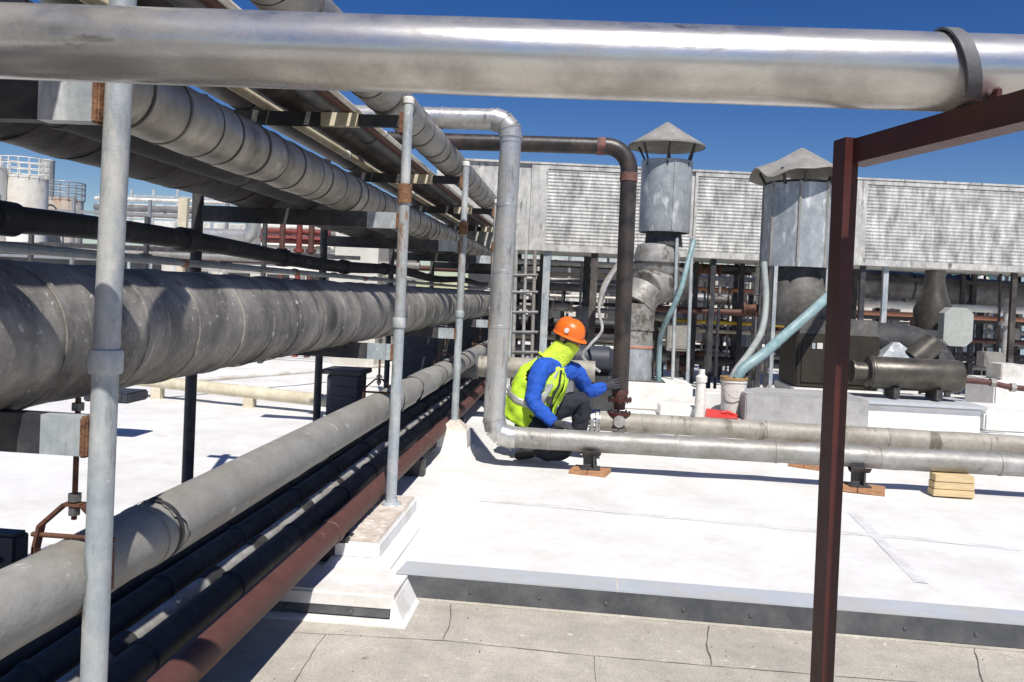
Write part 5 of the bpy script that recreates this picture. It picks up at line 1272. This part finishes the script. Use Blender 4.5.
# hard hat: dome with ridge, brim and badge, tilted forward
hatm=Matrix.Translation(hc+V((0,0,.028)))@Matrix.Rotation(math.atan2(face.y,face.x),4,'Z')@Matrix.Rotation(R(17),4,'Y')
mb=MB(); n=40; prof=[(.112,.0),(.111,.03),(.105,.062),(.089,.092),(.063,.113),(.032,.122),(.0,.125)]; rings=[]
for r_,h in prof:
    rings.append([mb.bm.verts.new((r_*1.12*math.cos(2*PI*j/n),r_*.95*math.sin(2*PI*j/n),h+(.008 if abs(math.sin(2*PI*j/n))<.2 and 0<r_<.12 else 0))) for j in range(n)])
for a,b in zip(rings,rings[1:]):
    for j in range(n): mb.bm.faces.new((a[j],a[(j+1)%n],b[(j+1)%n],b[j])).smooth=True
bmesh.ops.remove_doubles(mb.bm,verts=mb.bm.verts,dist=.0005)
bmesh.ops.transform(mb.bm,matrix=hatm,verts=mb.bm.verts); hat=part(mb,'hard_hat','orange',man)
mb=MB(); rings=[]
for f,dz in ((.99,.004),(1.0,-.002),(1.0,-.008),(.99,-.004)):
    rings.append([mb.bm.verts.new(((.120+(.032*max(0,math.cos(2*PI*j/n))**2 if f==1.0 else -.006))*1.05*math.cos(2*PI*j/n),(.112+(.008 if f==1.0 else -.006))*math.sin(2*PI*j/n),dz-(.010*max(0,math.cos(2*PI*j/n)) if f==1.0 else 0))) for j in range(n)])
for k in range(4):
    a,b=rings[k],rings[(k+1)%4]
    for j in range(n): mb.bm.faces.new((a[j],a[(j+1)%n],b[(j+1)%n],b[j])).smooth=True
bmesh.ops.transform(mb.bm,matrix=hatm,verts=mb.bm.verts); part(mb,'hat_brim','orange',hat)
mb=MB(); 
for dx,dz,w,h in ((0,0,.02,.020),):
    pts=[(w*math.cos(2*PI*j/14),h*math.sin(2*PI*j/14)) for j in range(14)]
    # badge on the side facing the camera
    for sgn in (-1,):
        c=V((.03,sgn*.106,.045)); mb.poly([(c.x+p[0],c.y+(abs(p[1])*0.0)+.012*(p[1]/.02)*(p[1]>0)*.5,c.z+p[1]) for p in pts],V((0,sgn*.004,0)))
bmesh.ops.transform(mb.bm,matrix=hatm,verts=mb.bm.verts); part(mb,'hat_badge','plastic',hat)
# gloves with fingers
def hand(w,dirv,upv,curl,name,spread=1):
    dirv=dirv.normalized(); s=dirv.cross(upv).normalized(); u=s.cross(dirv).normalized()
    o=skin('glove',{'w':(w-dirv*.035,.036),'p':(w+dirv*.03,(.024,.036)),'k':(w+dirv*.075,(.020,.040))},[('w','p'),('p','k')],'w','glove',man,2)
    mbp=o
    for i,(off,l) in enumerate(((-.032,.070),(-.011,.080),(.011,.075),(.032,.060))):
        b=w+dirv*.07+s*off; a=0; P={}; q=b; P['f0']=(b-dirv*.03,.0105)
        ed=[]; prev='f0'
        for k in range(3):
            a+=curl*(.7 if k==0 else 1); st=(dirv*math.cos(a)-u*math.sin(a))*l/3*(1.15-.12*k); q=q+st; nm='f%d'%(k+1); P[nm]=(q,.0105-.001*k); ed.append((prev,nm)); prev=nm
        skin('finger',P,ed,'f0','glove',o,1)
    b=w+dirv*.015+s*(-.03*spread); q1=b+(dirv*.5-s*spread*.8-u*.25).normalized()*.04; q2=q1+(dirv*.7-s*spread*.2-u*.75).normalized()*.034
    skin('thumb',{'a':(b,.013),'b':(q1,.012),'c':(q2,.010)},[('a','b'),('b','c')],'a','glove',o,1)
# left hand wraps the black pipe just above the valve; right rests on the low pipe/knee
hL=V((b2.x,0,0))
BP=wpt(619,384,6.72)
tgt=V((BP.x-.035,BP.y-.085,wpt(610,383,6.6).z))
hand(wrL,(tgt-wrL)+V((.03,0,.0)),V((-.25,-1,.1)),.52,'glove')
hand(wrR,V((.9,-.05,-.12)),V((0,-.2,1)),.30,'glove')

# ------------------------------------------------------------------ light
w=bpy.data.worlds.new('World'); bpy.context.scene.world=w; w.use_nodes=True
nt=w.node_tree; bg=nt.nodes['Background']; sky=nt.nodes.new('ShaderNodeTexSky'); sky.sky_type='NISHITA'; sky.sun_disc=False
sv=Vector((-.19,.66,-1)).normalized()      # direction the light travels
elev=math.asin(-sv.z); azv=-sv             # towards the sun
az=math.atan2(azv.x,azv.y)                 # clockwise from +Y
sky.sun_elevation=elev; sky.sun_rotation=az; sky.air_density=1.0; sky.dust_density=.2; sky.ozone_density=3.0; sky.altitude=300
hs=nt.nodes.new('ShaderNodeHueSaturation'); hs.inputs['Saturation'].default_value=1.38; hs.inputs['Hue'].default_value=.518; nt.links.new(sky.outputs[0],hs.inputs['Color']); nt.links.new(hs.outputs[0],bg.inputs['Color']); bg.inputs['Strength'].default_value=.064
s=bpy.data.lights.new('sun','SUN'); s.energy=4.4; s.angle=R(.5); s.color=(1,.955,.89)
so=bpy.data.objects.new('sun',s); C.objects.link(so); so.rotation_euler=sv.to_track_quat('-Z','Y').to_euler()
sc_=bpy.context.scene
sc_.view_settings.view_transform='Standard'; sc_.view_settings.look='None'; sc_.view_settings.exposure=.3; sc_.view_settings.gamma=1
sc_.render.engine='CYCLES'
sc_.render.resolution_x=1024; sc_.render.resolution_y=682
sc_.cycles.max_bounces=6; sc_.cycles.diffuse_bounces=3; sc_.cycles.glossy_bounces=4
